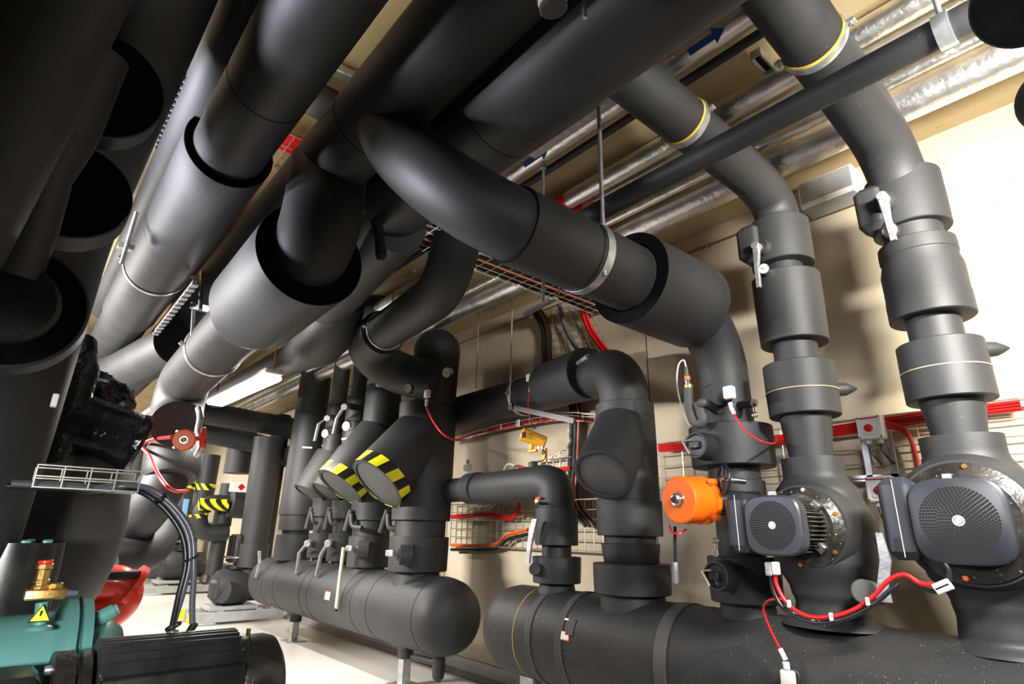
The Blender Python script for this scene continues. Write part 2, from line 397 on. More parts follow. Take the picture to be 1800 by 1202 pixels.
def nipple(parent, X, Y, py, hw, L=.09, r=.033, name='capped_nipple', dirn=(.85, .5, 0)):
    z = zat(X, Y, py); R = rw((X, Y, z), (0, 0, 1), hw); d_ = nrm(dirn)
    a = V((X, Y, z)) + d_ * (R - .02)
    MB().lathe(a, d_, [(0, r * 1.15), (.02, r), (L * .6, r * .9), (L * .9, r * .5), (L * 1.1, r * .12)], 20).build(name, 'foam', parent)
nipple(c1, X1, MY, 688, 64)
zc = zat(X1, MY, 430)
MB().box((X1 - .10, MY - .10, zc - .005), (.12, .14, .21), bev=.03).build('valve_bonnet', 'foam', c1)
c = P(1328, 432, y=MY - .20)
MB().lathe(c + V((.03, .12, 0)), (-.2, -1, 0), [(0, .045), (.06, .042), (.09, .036)], 24).build('valve_boss', 'foam', c1)
lever(c1, c, None, (-.02, 0, -1), .235, wd=.036)
gauge(P(1343, 473, y=MY - .20), (.25, -1, -.15), .027, 'round pressure gauge behind the lever of the riser above the smaller motor')

# far right column (larger motor)
X2 = -.58
c2 = thing('riser_pipe', 'thick black insulated riser with bulged sleeve before the bright wall at far right', 'pipe', (X2, MY, .8))
r2 = rw(P(1420, 60, x=X2), (0, 1, 0), 66)
MB().tube(fillet([(X2, 1.30, 3.10), (X2, 2.25, 2.98), (X2, MY - .02, 2.88), (X2, MY, 2.4)], .32, 12), r2 * .98, 48).build('upper_pipe', 'foam', c2)
column(c2, X2, MY, [('insulation_sleeve', 318, 408, 70, 72), ('pipe', 405, 436, 38, 42), ('insulation_sleeve', 432, 456, 71, 72), ('bulged_sleeve', 452, 562, 71, 79), ('pipe', 556, 612, 50, 50),
                    ('insulation_sleeve', 606, 706, 79, 82), ('pipe', 700, 780, 60, 48)])
bandline(c2, X2, MY, 655, 81)
nipple(c2, X2, MY, 620, 82)
zc = zat(X2, MY, 360)
MB().box((X2 - .11, MY - .08, zc - .02), (.12, .14, .22), bev=.03).build('valve_bonnet', 'foam', c2)
c = P(1550, 345, y=MY - .22)
MB().lathe(c + V((0, .10, 0)), (0, -1, 0), [(0, .05), (.03, .046), (.06, .04)], 24).build('valve_boss', 'foam', c2)
lever(c2, c, None, (.05, 0, -1), .225, wd=.040)
gauge(P(1565, 405, y=MY - .20), (.1, -1, -.2), .030, 'round white pressure gauge below the lever on the thick far right riser')

# tall column between, big elbow pipe over it
X0 = -1.55
c0 = thing('riser_pipe', 'widest black pipe sweeping across the centre and down behind the large orange actuator', 'pipe', (X0, MY, .8))
zz = 2.37
re = rw(P(985, 440, x=X0), (0, 1, 0), 67)
MB().tube(spline([P(672, 190, y=.90), P(705, 258, y=.96), P(762, 312, y=1.03), P(830, 358, y=1.14), (X0, 1.28, zz), (X0, 1.36, zz)], 8), re * .93, 56).build('upper_elbow', 'foam', c0)
ya = yat(X0, zz, 900)
m = MB(); m.mat('foam').lathe((X0, ya, zz), (0, 1, 0), [(0, re), (2.15 - ya, re)], 56, False)
m.mat('foam_cut').lathe((X0, ya - .002, zz), (0, 1, 0), [(0, re * .8), (0, re), (.004, re)], 56, False)
m.build('straight_pipe', 'foam', c0)
ya = yat(X0, zz, 1105); yb = yat(X0, zz, 1215); rs = rw(P(1130, 515, x=X0), (0, 1, 0), 83)
m = MB(); m.mat('foam').lathe((X0, ya, zz), (0, 1, 0), [(0, rs), (yb - ya, rs), (yb - ya + .01, rs * .8)], 56, False)
m.mat('foam_cut').lathe((X0, ya - .002, zz), (0, 1, 0), [(0, rs * .75), (0, rs - .003), (.004, rs)], 56, False)
m.build('insulation_sleeve', 'foam', c0)
rt = rw((X0, MY, 2.1), (0, 0, 1), 50)
MB().tube(fillet([(X0, 2.15, zz), (X0, MY - .02, zz - .01), (X0, MY, 1.65)], .34, 14), [re * .93] * 2 + [rt] * 20, 48).build('lower_elbow', 'foam', c0) if False else None
pts = fillet([(X0, 2.1, zz), (X0, MY - .02, zz - .02), (X0, MY, 1.60)], .36, 14)
rad = [re * .92 + (rt * .86 - re * .92) * (i / (len(pts) - 1)) for i in range(len(pts))]
MB().tube(pts, rad, 48).build('lower_elbow', 'foam', c0)
column(c0, X0, MY, [('insulation_sleeve', 752, 822, 74, 74), ('pipe', 820, 850, 46, 46), ('insulation_sleeve', 846, 905, 52, 52), ('pipe', 900, 980, 42, 42),
                    ('insulation_sleeve', 978, 1058, 64, 64), ('pipe', 1055, 1105, 48, 52)])
# round valve boss with loose wire, upper and lower
def boss(parent, c, n=(0, -1, 0), r=.062, L=.09, lab=None):
    n = nrm(n); c = V(c); m_ = MB(); m_.mat('foam').lathe(c - n * L, n, [(0, r * 1.12), (L * .6, r * 1.05), (L, r), (L, r * .85), (L - .02, r * .8)], 32)
    m_.mat('blackpaint').lathe(c - n * .022, n, [(0, r * .8), (.012, r * .78)], 32)
    m_.mat('casting').box(c - n * .002 + V((-.004, 0, 0)), (r * .85, .03, r * .6), bev=.006)
    m_.build('valve_boss', 'foam', parent)
    m_ = MB(); a = c + V((-r * .9, -.02, r * .3)); m_.tube([a + V((r * .75, 0, r * .1)), a, a + V((r * .55, .0, -r * 1.0))], .006, 8)
    m_.build('bent_pin', 'wire', parent)
boss(c0, P(1222, 782, y=MY - .33))
boss(c0, P(1258, 1012, y=MY - .31))
m = MB(); c = P(1255, 950, y=MY - .2); m.tube([c + V((.03, 0, .0)), c + V((-.0, -.01, 0))], .012, 12)
m.tube([c, c + V((.004, 0, -.04))], .003, 6)
cc = c + V((.004, 0, -.055)); m.tube([cc + V((math.cos(t_) * .015, 0, math.sin(t_) * .015)) for t_ in [2 * math.pi * k / 16 for k in range(16)]], .003, 6, closed=True)
m.build('drain_nipple', 'wire', c0)
s = thing('pipe_sensor', 'white sensor box with orange red cable on the tall pipe above the round valve boss', 'sensor', P(1282, 692, y=2.55))
MB().box(P(1282, 690, y=2.52), (.05, .035, .062), bev=.006).build('housing', 'white', s)
MB().cyl(P(1281, 692, y=2.54), P(1275, 700, y=2.70), .032, 20).build('foam_plug', 'foam', s)
MB().tube([P(1283, 708, y=2.52), P(1285, 713, y=2.52)], .010, 12).build('gland', 'white', s); MB().tube([P(1284, 714, y=2.52), P(1291, 728, y=2.52)], .009, 12).build('label_sleeve', 'label', s)
MB().tube(spline([P(1291, 728, y=2.52), P(1305, 752, y=2.52), P(1325, 768, y=2.52), P(1345, 778, y=2.55), P(1362, 778, y=2.8), P(1367, 765, y=3.2)], 8), .0045, 10).build('signal_cable', 'red', s)
n_ = thing('drain_nipple', 'black nipple with brass end and hanging ring right of the tall central pipe', 'valve', P(1316, 708, y=2.8))
MB().tube([P(1300, 712, y=2.75), P(1326, 708, y=2.68)], .020, 16).build('stub', 'foam', n_); MB().tube([P(1325, 708, y=2.68), P(1330, 708, y=2.67)], .008, 10).build('brass_end', 'brass', n_)
cc = P(1327, 729, y=2.68); MB().tube([cc + V((math.cos(t_) * .012, 0, math.sin(t_) * .012)) for t_ in [2 * math.pi * k / 16 for k in range(16)]], .004, 6, closed=True).build('ring', 'chrome', n_)
MB().tube([P(1326, 710, y=2.68), P(1326.5, 725, y=2.68)], .002, 6).build('wire', 'hole', n_)
# U shaped foam impulse line with small transmitter
u = thing('impulse_line', 'U shaped grey foam tube with a small cabled transmitter before the tall central pipe', 'pipe', P(1222, 740, y=MY - .25))
yy = MY - .26
pts = spline([P(1210, 682, y=yy), P(1211, 710, y=yy), P(1219, 738, y=yy), P(1230, 745, y=yy), P(1236, 735, y=yy), P(1230, 715, y=yy), P(1238, 708, y=yy), P(1262, 722, y=MY - .12)], 8)
MB().tube(pts, rw(P(1212, 700, y=yy), (0, 0, 1), 8.5), 18).build('foam_tube', 'foam_pale', u)
m = MB(); m.mat('brass').cyl(P(1211, 683, y=yy), P(1210, 676, y=yy), .022, 16); m.mat('chrome').cyl(P(1210, 676, y=yy), P(1208, 668, y=yy), .014, 16)
m.mat('cable_o').cyl(P(1208, 668, y=yy), P(1208, 661, y=yy), .016, 16); m.mat('chrome').cyl(P(1208, 661, y=yy), P(1206, 645, y=yy), .013, 16, r2=.009)
m.build('transmitter', 'chrome', u)
MB().tube(spline([P(1206, 645, y=yy), P(1202, 633, y=yy), P(1193, 641, y=yy), P(1190, 672, y=yy), P(1197, 710, y=MY), P(1212, 750, y=MY + .1)], 8), .004, 8).build('signal_cable', 'white', u)
MB().tube([P(1204, 680, y=yy), P(1201, 692, y=yy), P(1199, 705, y=yy)], .006, 8).build('pin', 'blackcable', u)

# orange actuator in front of the tall column
def actuator(c, r, L, n, lab, boltr=.008, hw=None):
    n = nrm(n); c = V(c); a_ = thing('valve_actuator', lab, 'actuator', c)
    a, b = frame(n)
    MB().lathe(c - n * L, n, [(0, r * .8), (.0, r * 1.02), (L * .18, r * 1.04), (L * .2, r * .93), (L * .45, r * .95), (L * .47, r), (L - .006, r), (L, r - .006)], 56).build('housing', 'orange', a_)
    m_ = MB()
    for k in range(4):
        an = math.radians(45 + 90 * k); q = (a * math.cos(an) + b * math.sin(an)) * r * 1.05
        MB().cyl(c - n * L + q, c - n * (L * .76) + q, r * .16, 12).build('flange_lug', 'orange', a_)
    for k in range(4):
        an = math.radians(45 + 90 * k); q = (a * math.cos(an) + b * math.sin(an)) * r * 1.08
        MB().cyl(c - n * L * .76 + q, c - n * (L * .7) + q, boltr, 6).build('bolt', 'chrome', a_)
    m_ = MB(); m_.lathe(c - n * .001, n, [(0, r * .36), (.006, r * .34), (.006, r * .27), (.022, r * .25), (.026, r * .16)], 32); pk = m_.build('position_knob', 'chrome', a_)
    m_ = MB().lathe(c + n * .024, n, [(0, r * .17), (.006, r * .15)], 6); m_.build('indicator', 'blackpaint', pk)
    return a_
ac = P(1192, 878, y=2.36)
ra_ = rw(ac, (0, 0, 1), 42)
A1 = actuator(ac, ra_, .17, (-.18, -1, -.02), 'bright orange round valve actuator beside the smaller motor pump')
MB().tube([ac + V((.05, .12, 0)), ac + V((.2, .36, .0))], .05, 20).build('mounting_neck', 'blackpaint', A1)
MB().tube([P(1186, 925, y=2.45), P(1187, 990, y=2.45)], .008, 10).build('emergency_lever', 'blackcable', A1)
MB().tube([P(1187, 988, y=2.45), P(1188, 1022, y=2.45), P(1188, 1026, y=2.45)], [.012, .015, .008], 12).build('lever_grip', 'alu', A1)
MB().tube(spline([P(1176, 922, y=2.4), P(1181, 934, y=2.4), P(1194, 938, y=2.41), P(1206, 930, y=2.45)], 6), .005, 8).build('signal_wire', 'red', A1)
hwc = P(1272, 842, y=2.50); n = nrm((-.75, -1, .1)); a, b = frame(n)
m = MB(); m.tube([hwc + (a * math.cos(t_) + b * math.sin(t_)) * .062 for t_ in [2 * math.pi * k / 28 for k in range(28)]], .008, 10, closed=True)
m.tube([hwc - n * .0, hwc + n * .0 + a * .06], .006, 8); m.tube([hwc, hwc - a * .06], .006, 8); m.tube([hwc, hwc + b * .06], .006, 8); m.tube([hwc, hwc - b * .06], .006, 8)
m.build('handwheel', 'blackpaint', A1)
m = MB().tube([hwc + n * .015, hwc - n * .1], .014, 14); m.build('handwheel_shaft', 'chrome', A1)

# ---------------------------------------------------------------- pumps
def sq(c, ex, ez, n, e=4.0, k=56):
    out = []
    for i in range(k):
        t_ = 2 * math.pi * i / k; cc, ss = math.cos(t_), math.sin(t_)
        q = (abs(cc) ** e + abs(ss) ** e) ** (-1 / e)
        out.append(V((c[0] + ex * q * cc, c[1], c[2] + ez * q * ss)))
    return out
def pump(X, zax, yf, half, label, body, rbolt, boxw, boxdx):
    p = thing('circulation_pump', label, 'pump', (X, MY, zax))
    # insulated casing: collar, belly, neck
    prof_ = []
    for py, hw in body: z = zat(X, MY, py); prof_.append((z, rw((X, MY, z), (0, 0, 1), hw)))
    prof_.sort(); zb = prof_[0][0]
    # smooth the silhouette
    pr = []
    for i in range(len(prof_) - 1):
        for j in range(6):
            t_ = j / 6; s_ = t_ * t_ * (3 - 2 * t_)
            pr.append((prof_[i][0] + (prof_[i + 1][0] - prof_[i][0]) * t_ - zb, prof_[i][1] + (prof_[i + 1][1] - prof_[i][1]) * s_))
    pr.append((prof_[-1][0] - zb, prof_[-1][1])); pr.append((prof_[-1][0] - zb, prof_[-1][1] * .7))
    MB().lathe((X, MY, zb), (0, 0, 1), pr, 56, sx=.86, up=(0, 1, 0)).build('insulated_casing', 'foam', p)
    R = half * 1.42
    MB().lathe((X, MY - .02, zax), (0, -1, 0), [(0, R * 1.22), (.10, R * 1.18), (.15, R * 1.05), (.155, R * .8)], 56).build('casing_front', 'foam', p)
    y1 = yf + .23
    MB().lathe((X, MY - .15, zax), (0, -1, 0), [(0, R * 1.0), (.03, R * 1.0), (.035, R * .95), (.05, R * .86), (.06, R * .8)], 56).build('motor_flange', 'casting', p)
    for k in range(6):
        an = math.radians(20 + 60 * k); q = V((math.cos(an) * R * .93, 0, math.sin(an) * R * .93))
        MB().cyl(V((X, MY - .17, zax)) + q, V((X, MY - .20, zax)) + q, rbolt, 6).build('bolt', 'brass' if k % 2 else 'cable_o', p)
    yb_ = MY - .2
    m_ = MB(); m_.mat('casting').lathe((X, yb_, zax), (0, -1, 0), [(0, half * 1.0), (.02, half * .98), (.025, half * .78), (yb_ - yf - .05, half * .76)], 48)
    m_.mat('finmetal')
    for k in range(40):
        an = 2 * math.pi * k / 40; dirr = V((math.cos(an), 0, math.sin(an))); r0, r1_ = half * .74, half * (.98 if (k % 10) not in (4, 5, 6) else .92)
        m_.box(V((X, (yb_ + yf + .07) / 2, zax)) + dirr * (r0 + r1_) / 2, (r1_ - r0, yb_ - yf - .10, .004), dirr, (-dirr.z, 0, dirr.x))
    for k in (0, 1, 2, 3):
        an = math.radians(45 + 90 * k); dirr = V((math.cos(an), 0, math.sin(an)))
        m_.box(V((X, yb_ - .03, zax)) + dirr * half * .95, (.05, .04, .04), dirr, (0, 1, 0), .006)
    m_.build('finned_motor', 'finmetal', p)
    for k in (0, 3):
        an = math.radians(45 + 90 * k); dirr = V((math.cos(an), 0, math.sin(an)))
        MB().cyl(V((X, yb_ - .05, zax)) + dirr * half * .98, V((X, yb_ - .065, zax)) + dirr * half * .98, .012, 6).build('bolt', 'chrome', p)
    # fan cover with grille
    m_ = MB().mat('motor')
    h_ = half
    m_.rings([sq((X, yf + .065, zax), h_ * .97, h_ * .97, 0), sq((X, yf + .02, zax), h_ * 1.0, h_ * 1.0, 0), sq((X, yf + .006, zax), h_ * .985, h_ * .985, 0), sq((X, yf, zax), h_ * .93, h_ * .93, 0)])
    m_.mat('hole')
    for rr in range(11):
        Rr = h_ * (.17 + .060 * rr); cnt = max(9, int(2 * math.pi * Rr / (h_ * .078)))
        for k in range(cnt):
            an = 2 * math.pi * (k + .5 * (rr % 2)) / cnt; cc = V((X + Rr * math.cos(an), yf - .0006, zax + Rr * math.sin(an)))
            hr = h_ * .034
            m_.add([cc + V((math.cos(t_) * hr, 0, math.sin(t_) * hr)) for t_ in [2 * math.pi * q / 6 for q in range(6)]], [(0, 1, 2, 3, 4, 5)])
    fcv = m_.build('fan_cover', 'motor', p)
    m_ = MB().mat('label').lathe((X, yf, zax), (0, -1, 0), [(0, h_ * .12), (.0012, h_ * .12)], 32).mat('hole')
    m_.lathe((X, yf - .0012, zax), (0, -1, 0), [(0, h_ * .093), (.0004, h_ * .093)], 32).mat('label').lathe((X, yf - .0016, zax), (0, -1, 0), [(0, h_ * .075), (.0004, h_ * .075)], 32)
    m_.mat('hole').box((X, yf - .0021, zax), (h_ * .10, .0006, h_ * .012), (.7, 0, -.7), (.7, 0, .7)).mat('label').box((X, yf - .0022, zax + h_*.085), (h_ * .07, .001, h_ * .03), (.7, 0, -.7), (.7, 0, .7))
    m_.build('round_logo', 'label', fcv)
    # terminal box on the left side, two shells with a light joint line
    bx = X - h_ - boxdx; n_ = MB().mat('motor')
    n_.box((bx, yf + .105, zax + .012), (boxw, .17, h_ * 2.05), bev=.03)
    n_.box((bx + boxw * .30, yf + .12, zax + .012), (boxw * .8, .16, h_ * 1.85), bev=.03)
    tb_ = n_.build('terminal_box', 'motor', p)
    MB().box((bx + boxw * .02, yf + .0185, zax + .012), (.0018, .002, h_ * 1.9), (1, 0, .0), (.0, 0, 1)).build('joint_line', 'label', tb_)
    MB().box((X - h_ * .15, yf + .07, zax + h_ + .01), (.03, .02, .02), bev=.003).build('clip', 'alu', p)
    return p
PP = P(1357, 923, x=X1)
pump1 = pump(X1, PP.z, PP.y, .118, 'smaller black finned motor pump with round perforated fan cover, beside the orange actuator',
    [(806, 56), (836, 56), (870, 78), (925, 98), (985, 96), (1040, 72), (1060, 66), (1082, 70), (1100, 100)], .009, .11, .045)
PP2 = P(1685, 915, x=X2)
pump2 = pump(X2, PP2.z, PP2.y, .147, 'larger black motor pump with wide perforated fan cover at right edge',
    [(768, 76), (800, 76), (850, 105), (930, 125), (1010, 118), (1060, 84), (1090, 80), (1125, 84), (1150, 112)], .010, .12, .045)
# cables from the motors
def bundle(name, lab, paths, cat='cable', group=None, joint=None):
    t_ = thing(name, lab, cat, paths[0][0][0], group)
    for pts_, r_, key, nm in paths: MB().tube(spline(pts_, 8), r_, 12).build(nm, key, t_)
    return t_
yq = 2.33
Q = lambda x_, y_, dy=0: P(x_, y_, y=yq + dy)
b1 = bundle('motor_cable', 'red and black cable pair sagging from the smaller motor to the larger one', [
    ([Q(1362, 1005), Q(1366, 1030), Q(1385, 1062), Q(1420, 1083), Q(1460, 1084), Q(1500, 1072), Q(1535, 1048), Q(1562, 1020), Q(1590, 1010), Q(1618, 1025), Q(1645, 1028)], .0078, 'red', 'red_cable'),
    ([Q(1356, 1005), Q(1358, 1033), Q(1375, 1066), Q(1408, 1088), Q(1445, 1095), Q(1490, 1086), Q(1532, 1065), Q(1564, 1038), Q(1580, 1025, .01)], .008, 'blackcable', 'black_cable'),
    ([Q(1625, 1036, .01), Q(1648, 1040, .01), Q(1666, 1028, .01), Q(1668, 1004, .01), Q(1660, 990, .01)], .007, 'blackcable', 'black_cable')])
for (x_, y_) in ((1387, 1061), (1461, 1084), (1525, 1057)): MB().box(Q(x_, y_, -.012), (.008, .02, .026), bev=.002).build('cable_tie', 'label', b1)
MB().box(Q(1353, 1000, -.005), (.026, .03, .05), bev=.004).build('connector', 'alu', b1)
MB().box(Q(1364, 999, -.004), (.022, .03, .048), bev=.004).build('connector', 'cream', b1)
MB().box(Q(1655, 1028, -.01), (.05, .02, .022), (1, 0, .5), bev=.003).build('connector', 'label', b1)
MB().box(Q(1660, 1034, -.01), (.05, .02, .022), (1, 0, .5), bev=.003).build('connector', 'label', b1)
for k, (x_, y_) in enumerate([(1395, 1076), (1399, 1079), (1403, 1081), (1408, 1083), (1424, 1087), (1429, 1088), (1433, 1088), (1437, 1089)]): MB().box(Q(x_, y_ + .5, -.001), (.004, .003, .006)).build('printed_mark', 'label', b1) if k < 1 else None
ft = bpy.data.curves.new('cable_print', 'FONT'); ft.body = 'CHAR\u2014OC MN'; ft.size = .0155; ft.extrude = .0003
fo = bpy.data.objects.new('cable_print', ft); 
pa, pb = Q(1396, 1075, -.004), Q(1440, 1094, -.004); dv = (pb - pa).normalized()
fm = Matrix((dv, V((0, 0, 1)).cross(dv).normalized().cross(dv) * -1 if False else (V((0, -1, 0)).cross(dv)).normalized(), V((0, -1, 0)))).transposed()
fo.matrix_world = Matrix.Translation(pa - V((0, 0, .004))) @ fm.to_4x4(); ft.materials.append(M['label'])
b1m = b1.matrix_basis.translation
COL.objects.link(fo); dg_ = bpy.context.evaluated_depsgraph_get(); me_ = bpy.data.meshes.new_from_object(fo.evaluated_get(dg_)); me_.transform(Matrix.Translation(-b1m) @ fo.matrix_basis)
bpy.data.objects.remove(fo); fo = bpy.data.objects.new('cable_print', me_); COL.objects.link(fo); fo.parent = b1; fo['label'] = 'white printed cable text'
# sensor on the bottom header
s = thing('pipe_sensor', 'white sensor box with a red cable on the bottom header at the lower edge', 'sensor', P(1386, 1180, y=2.5))
MB().box(P(1386, 1200, y=2.50), (.052, .03, .09), (1, 0, -.03), bev=.006).build('housing', 'white', s)
MB().cyl(P(1383, 1176, y=2.50), P(1381, 1163, y=2.50), .013, 16).build('gland', 'white', s)
MB().tube([P(1381, 1160, y=2.50), P(1371, 1140, y=2.50)], .010, 12).build('label_sleeve', 'label', s)
MB().tube(spline([P(1371, 1140, y=2.50), P(1354, 1106, y=2.49), P(1342, 1072, y=2.48), P(1350, 1056, y=2.45), P(1372, 1052, y=2.42)], 8), .005, 10).build('signal_cable', 'red', s)
MB().cyl(P(1392, 1190, y=2.53), P(1400, 1185, y=2.60), .032, 20).build('foam_plug', 'foam', s)
# second lever valve between the pumps
v = thing('shutoff_lever', 'long aluminium lever on a stub valve between the two motor pumps', 'valve', P(1545, 1030, y=MY))
MB().cyl(P(1540, 1043, y=MY - .02), P(1518, 1040, y=MY - .28), .045, 24).build('valve_stub', 'foam_pale', v)
m = MB(); pts = [P(1545, 936, y=2.5), P(1557, 985, y=2.5), P(1552, 1030, y=2.5), P(1555, 1058, y=2.5)]; R = []
for p_, w_ in zip(pts, (.02, .036, .036, .05)): R.append([p_ + V((w_ / 2 * i, .006 * j, 0)) for i, j in ((-1, -1), (1, -1), (1, 1), (-1, 1))])
m.rings(R); m.build('lever', 'alu', v)
MB().tube([P(1540, 944, y=2.6), P(1549, 970, y=2.6)], .009, 10).build('stop_pin', 'blackpaint', v)

# ---------------------------------------------------------------- strainer column c3 and wall pipe
X3 = -2.24
c3 = thing('riser_pipe', 'black insulated riser with a slanted capped strainer branch standing left of the orange actuator', 'pipe', (X3, MY, .8))
rp3 = rw(P(1070, 660, y=MY), (0, 0, 1), 46)
pts = fillet([(-9.5, 3.2, 2.28), (-3.05, 3.16, 2.32), (X3, MY, 2.22), (X3, MY, 1.75)], [0, .3, .24, 0], 12)
MB().tube(pts, .155, 48).build('wall_pipe', 'foam', c3)
a_, b_ = P(905, 690, y=3.14), P(1030, 665, y=2.95)
MB().cyl(P(965, 678, y=3.09), P(1035, 655, y=2.93), .185, 48).build('insulation_sleeve', 'foam', c3)
column(c3, X3, MY, [('insulation_sleeve', 712, 770, 51, 53), ('pipe', 768, 885, 53, 55), ('insulation_sleeve', 880, 942, 58, 58), ('pipe', 940, 962, 46, 46), ('insulation_sleeve', 955, 990, 52, 48), ('insulation_sleeve', 990, 1043, 68, 68), ('pipe', 1040, 1075, 56, 60)])
def branch(parent, A, B, r, tape=False, seg=40, name='strainer_branch'):
    A = V(A); B = V(B); n_ = (B - A).normalized(); L = (B - A).length
    MB().lathe(A, n_, [(0, r * 1.03), (L - .03, r * 1.0), (L - .004, r * 1.0), (L, r * .96), (L, r * .88), (L - .012, r * .87), (L - .012, .002)], seg).build(name, 'foam', parent)
    if tape:
        a_, b_ = frame(n_); tb = MB(); K = 18; rr = r * 1.018; w_ = .115
        pt = lambda ang, t: A + n_ * t + (a_ * math.cos(ang) + b_ * math.sin(ang)) * rr
        for k in range(K):
            tb.mat('yellow' if k % 2 else 'blackcable'); g0 = 2 * math.pi * k / K; g1 = 2 * math.pi * (k + 1) / K
            for q in range(3):
                u0 = g0 + (g1 - g0) * q / 3; u1 = g0 + (g1 - g0) * (q + 1) / 3
                tb.add([pt(u0, L - w_), pt(u1, L - w_), pt(u1 + .16, L + .0005), pt(u0 + .16, L + .0005)], [(0, 1, 2, 3)])
        tb.build('hazard_tape_band', 'yellow', parent)
    MB().lathe(A + n_ * (L - .0115), n_, [(0, r * .86), (.001, r * .85)], seg).build('end_cap', 'foam_pale', parent)
A_ = V((X3 + .0, MY, zat(X3, MY, 745))); B_ = P(1060, 836, y=MY - .36)
branch(c3, A_, B_, rw(B_, (B_ - A_), 55))
l = MB(); l.tube([P(968, 654, y=3.0), P(1015, 640, y=2.85)], .010, 10); l.build('lever_rod', 'wire', c3)
MB().tube([P(1012, 641, y=2.85), P(1034, 626, y=2.8)], [.016, .019], 12).build('lever_grip', 'alu', c3)
k = thing('pipe_clamp', 'open gold grey clamp round the black wall pipe near the white sensor', 'clamp', P(908, 690, y=3.14))
def clampring(parent, c, ax, r, wd=.03, key='zinc', lin='ringgold', ears=True, up=(0, 0, 1), earkey='zinc'):
    c = V(c); ax = nrm(ax)
    MB().lathe(c - ax * wd / 2, ax, [(0, r), (0, r + .006), (wd * .5, r + .009), (wd, r + .006), (wd, r)], 56, False).build('band', key, parent)
    MB().lathe(c - ax * wd * .8, ax, [(0, r), (0, r + .003), (wd * .3, r + .003)], 56, False).build('rubber_lining', lin, parent)
    if ears:
        a, b = frame(ax, up)
        for sg in (1, -1):
            q = c + b * sg * (r + .018)
            MB().box(q, (.036, .012, .03), b, ax, .003).build('ear', earkey, parent)
            MB().cyl(q + a * .02 + b * sg * .004, q - a * .02 + b * sg * .004, .006, 8).build('bolt', 'chrome', parent)
cc = P(916, 690, y=3.14)
clampring(k, (cc.x, 3.162, 2.315), (1, 0, 0), .158, .03, 'zinc')
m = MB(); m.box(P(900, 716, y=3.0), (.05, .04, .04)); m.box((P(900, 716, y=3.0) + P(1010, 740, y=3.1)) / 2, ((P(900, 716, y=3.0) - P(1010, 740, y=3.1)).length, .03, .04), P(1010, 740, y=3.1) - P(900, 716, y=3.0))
tag(m.build('support_channel', 'blackpaint'), 'steel support channel, coloured dark for shade, under the black wall pipe', 'bracket')  # galvanised channel; the black colour stands in for the shade on it
s = thing('pipe_sensor', 'white sensor box with red cable hanging on the black wall pipe', 'sensor', P(931, 665, y=2.95))
MB().box(P(931, 664, y=2.96), (.05, .04, .06), bev=.005).build('housing', 'white', s)
MB().tube([P(932, 673, y=2.96), P(931, 688, y=2.96)], [.012, .010], 12).build('gland', 'label', s)
MB().tube(spline([P(931, 688, y=2.96), P(929, 710, y=3.0), P(931, 732, y=3.1), P(938, 742, y=3.3)], 8), .005, 8).build('signal_cable', 'red', s)

# small column c4 with elbow
X4 = -2.85
c4 = thing('riser_pipe', 'slim black riser with an elbow, capped flange and pale lever beside the strainer column', 'pipe', (X4, MY, .8))
z4 = P(985, 856, y=MY).z
r4 = rw(P(975, 880, y=MY), (0, 0, 1), 32)
xL = P(830, 856, y=3.0).x
MB().tube(fillet([(P(845, 860, y=MY + .1).x, MY + .1, P(845, 860, y=MY + .1).z), (P(960, 846, y=MY).x, MY, P(960, 848, y=MY).z), (X4, MY, P(975, 850, y=MY).z - .02), (X4, MY, 1.3)], [0, .2, .2, 0], 12), r4, 40).build('elbow_pipe', 'foam', c4)
q = P(838, 858, y=MY + .1); MB().cyl(q + V((-.10, 0, 0)), q + V((.06, -.02, 0)), .125, 40).build('insulated_flange', 'foam', c4)
MB().cyl(q + V((-.5, .05, -.0)), q + V((-.10, 0, 0)), .10, 40).build('pipe', 'foam', c4)
MB().cyl(P(938, 838, y=MY), P(937, 812, y=MY), .034, 20).build('vent_stub', 'foam', c4)
column(c4, X4, MY, [('insulation_sleeve', 893, 958, 37, 38), ('pipe', 956, 982, 26, 26), ('insulation_sleeve', 978, 1024, 43, 42), ('pipe', 1022, 1045, 30, 34)])
m = MB(); pts = [P(941, 912, y=2.62), P(936, 930, y=2.62), P(931, 960, y=2.62), P(928, 990, y=2.62)]; R = []
for p_, w_ in zip(pts, (.045, .05, .036, .034)): R.append([p_ + V((w_ / 2 * i, .008 * j, 0)) for i, j in ((-1, -1), (1, -1), (1, 1), (-1, 1))])
m.rings(R); m.build('lever_handle', 'alu', c4)
MB().cyl(P(944, 1002, y=2.72), P(940, 1000, y=2.62), .038, 20).build('valve_boss', 'foam', c4)
m = MB().tube([P(943, 884, y=2.7), P(943, 880, y=2.62)], .012, 10); m.build('drain_nipple', 'brass', c4)
MB().box(P(947, 875, y=2.68), (.05, .02, .012), bev=.002).build('red_tab', 'red', c4)
# junction box at its left flange
j = thing('junction_box', 'small grey junction box above the black capped flange in the middle', 'box', P(822, 822, y=3.3))
MB().box(P(822, 822, y=3.3), (.08, .05, .06), bev=.006).build('housing', 'white', j); MB().cyl(P(822, 815, y=3.3), P(822, 808, y=3.3), .015, 10).build('gland', 'alu', j)

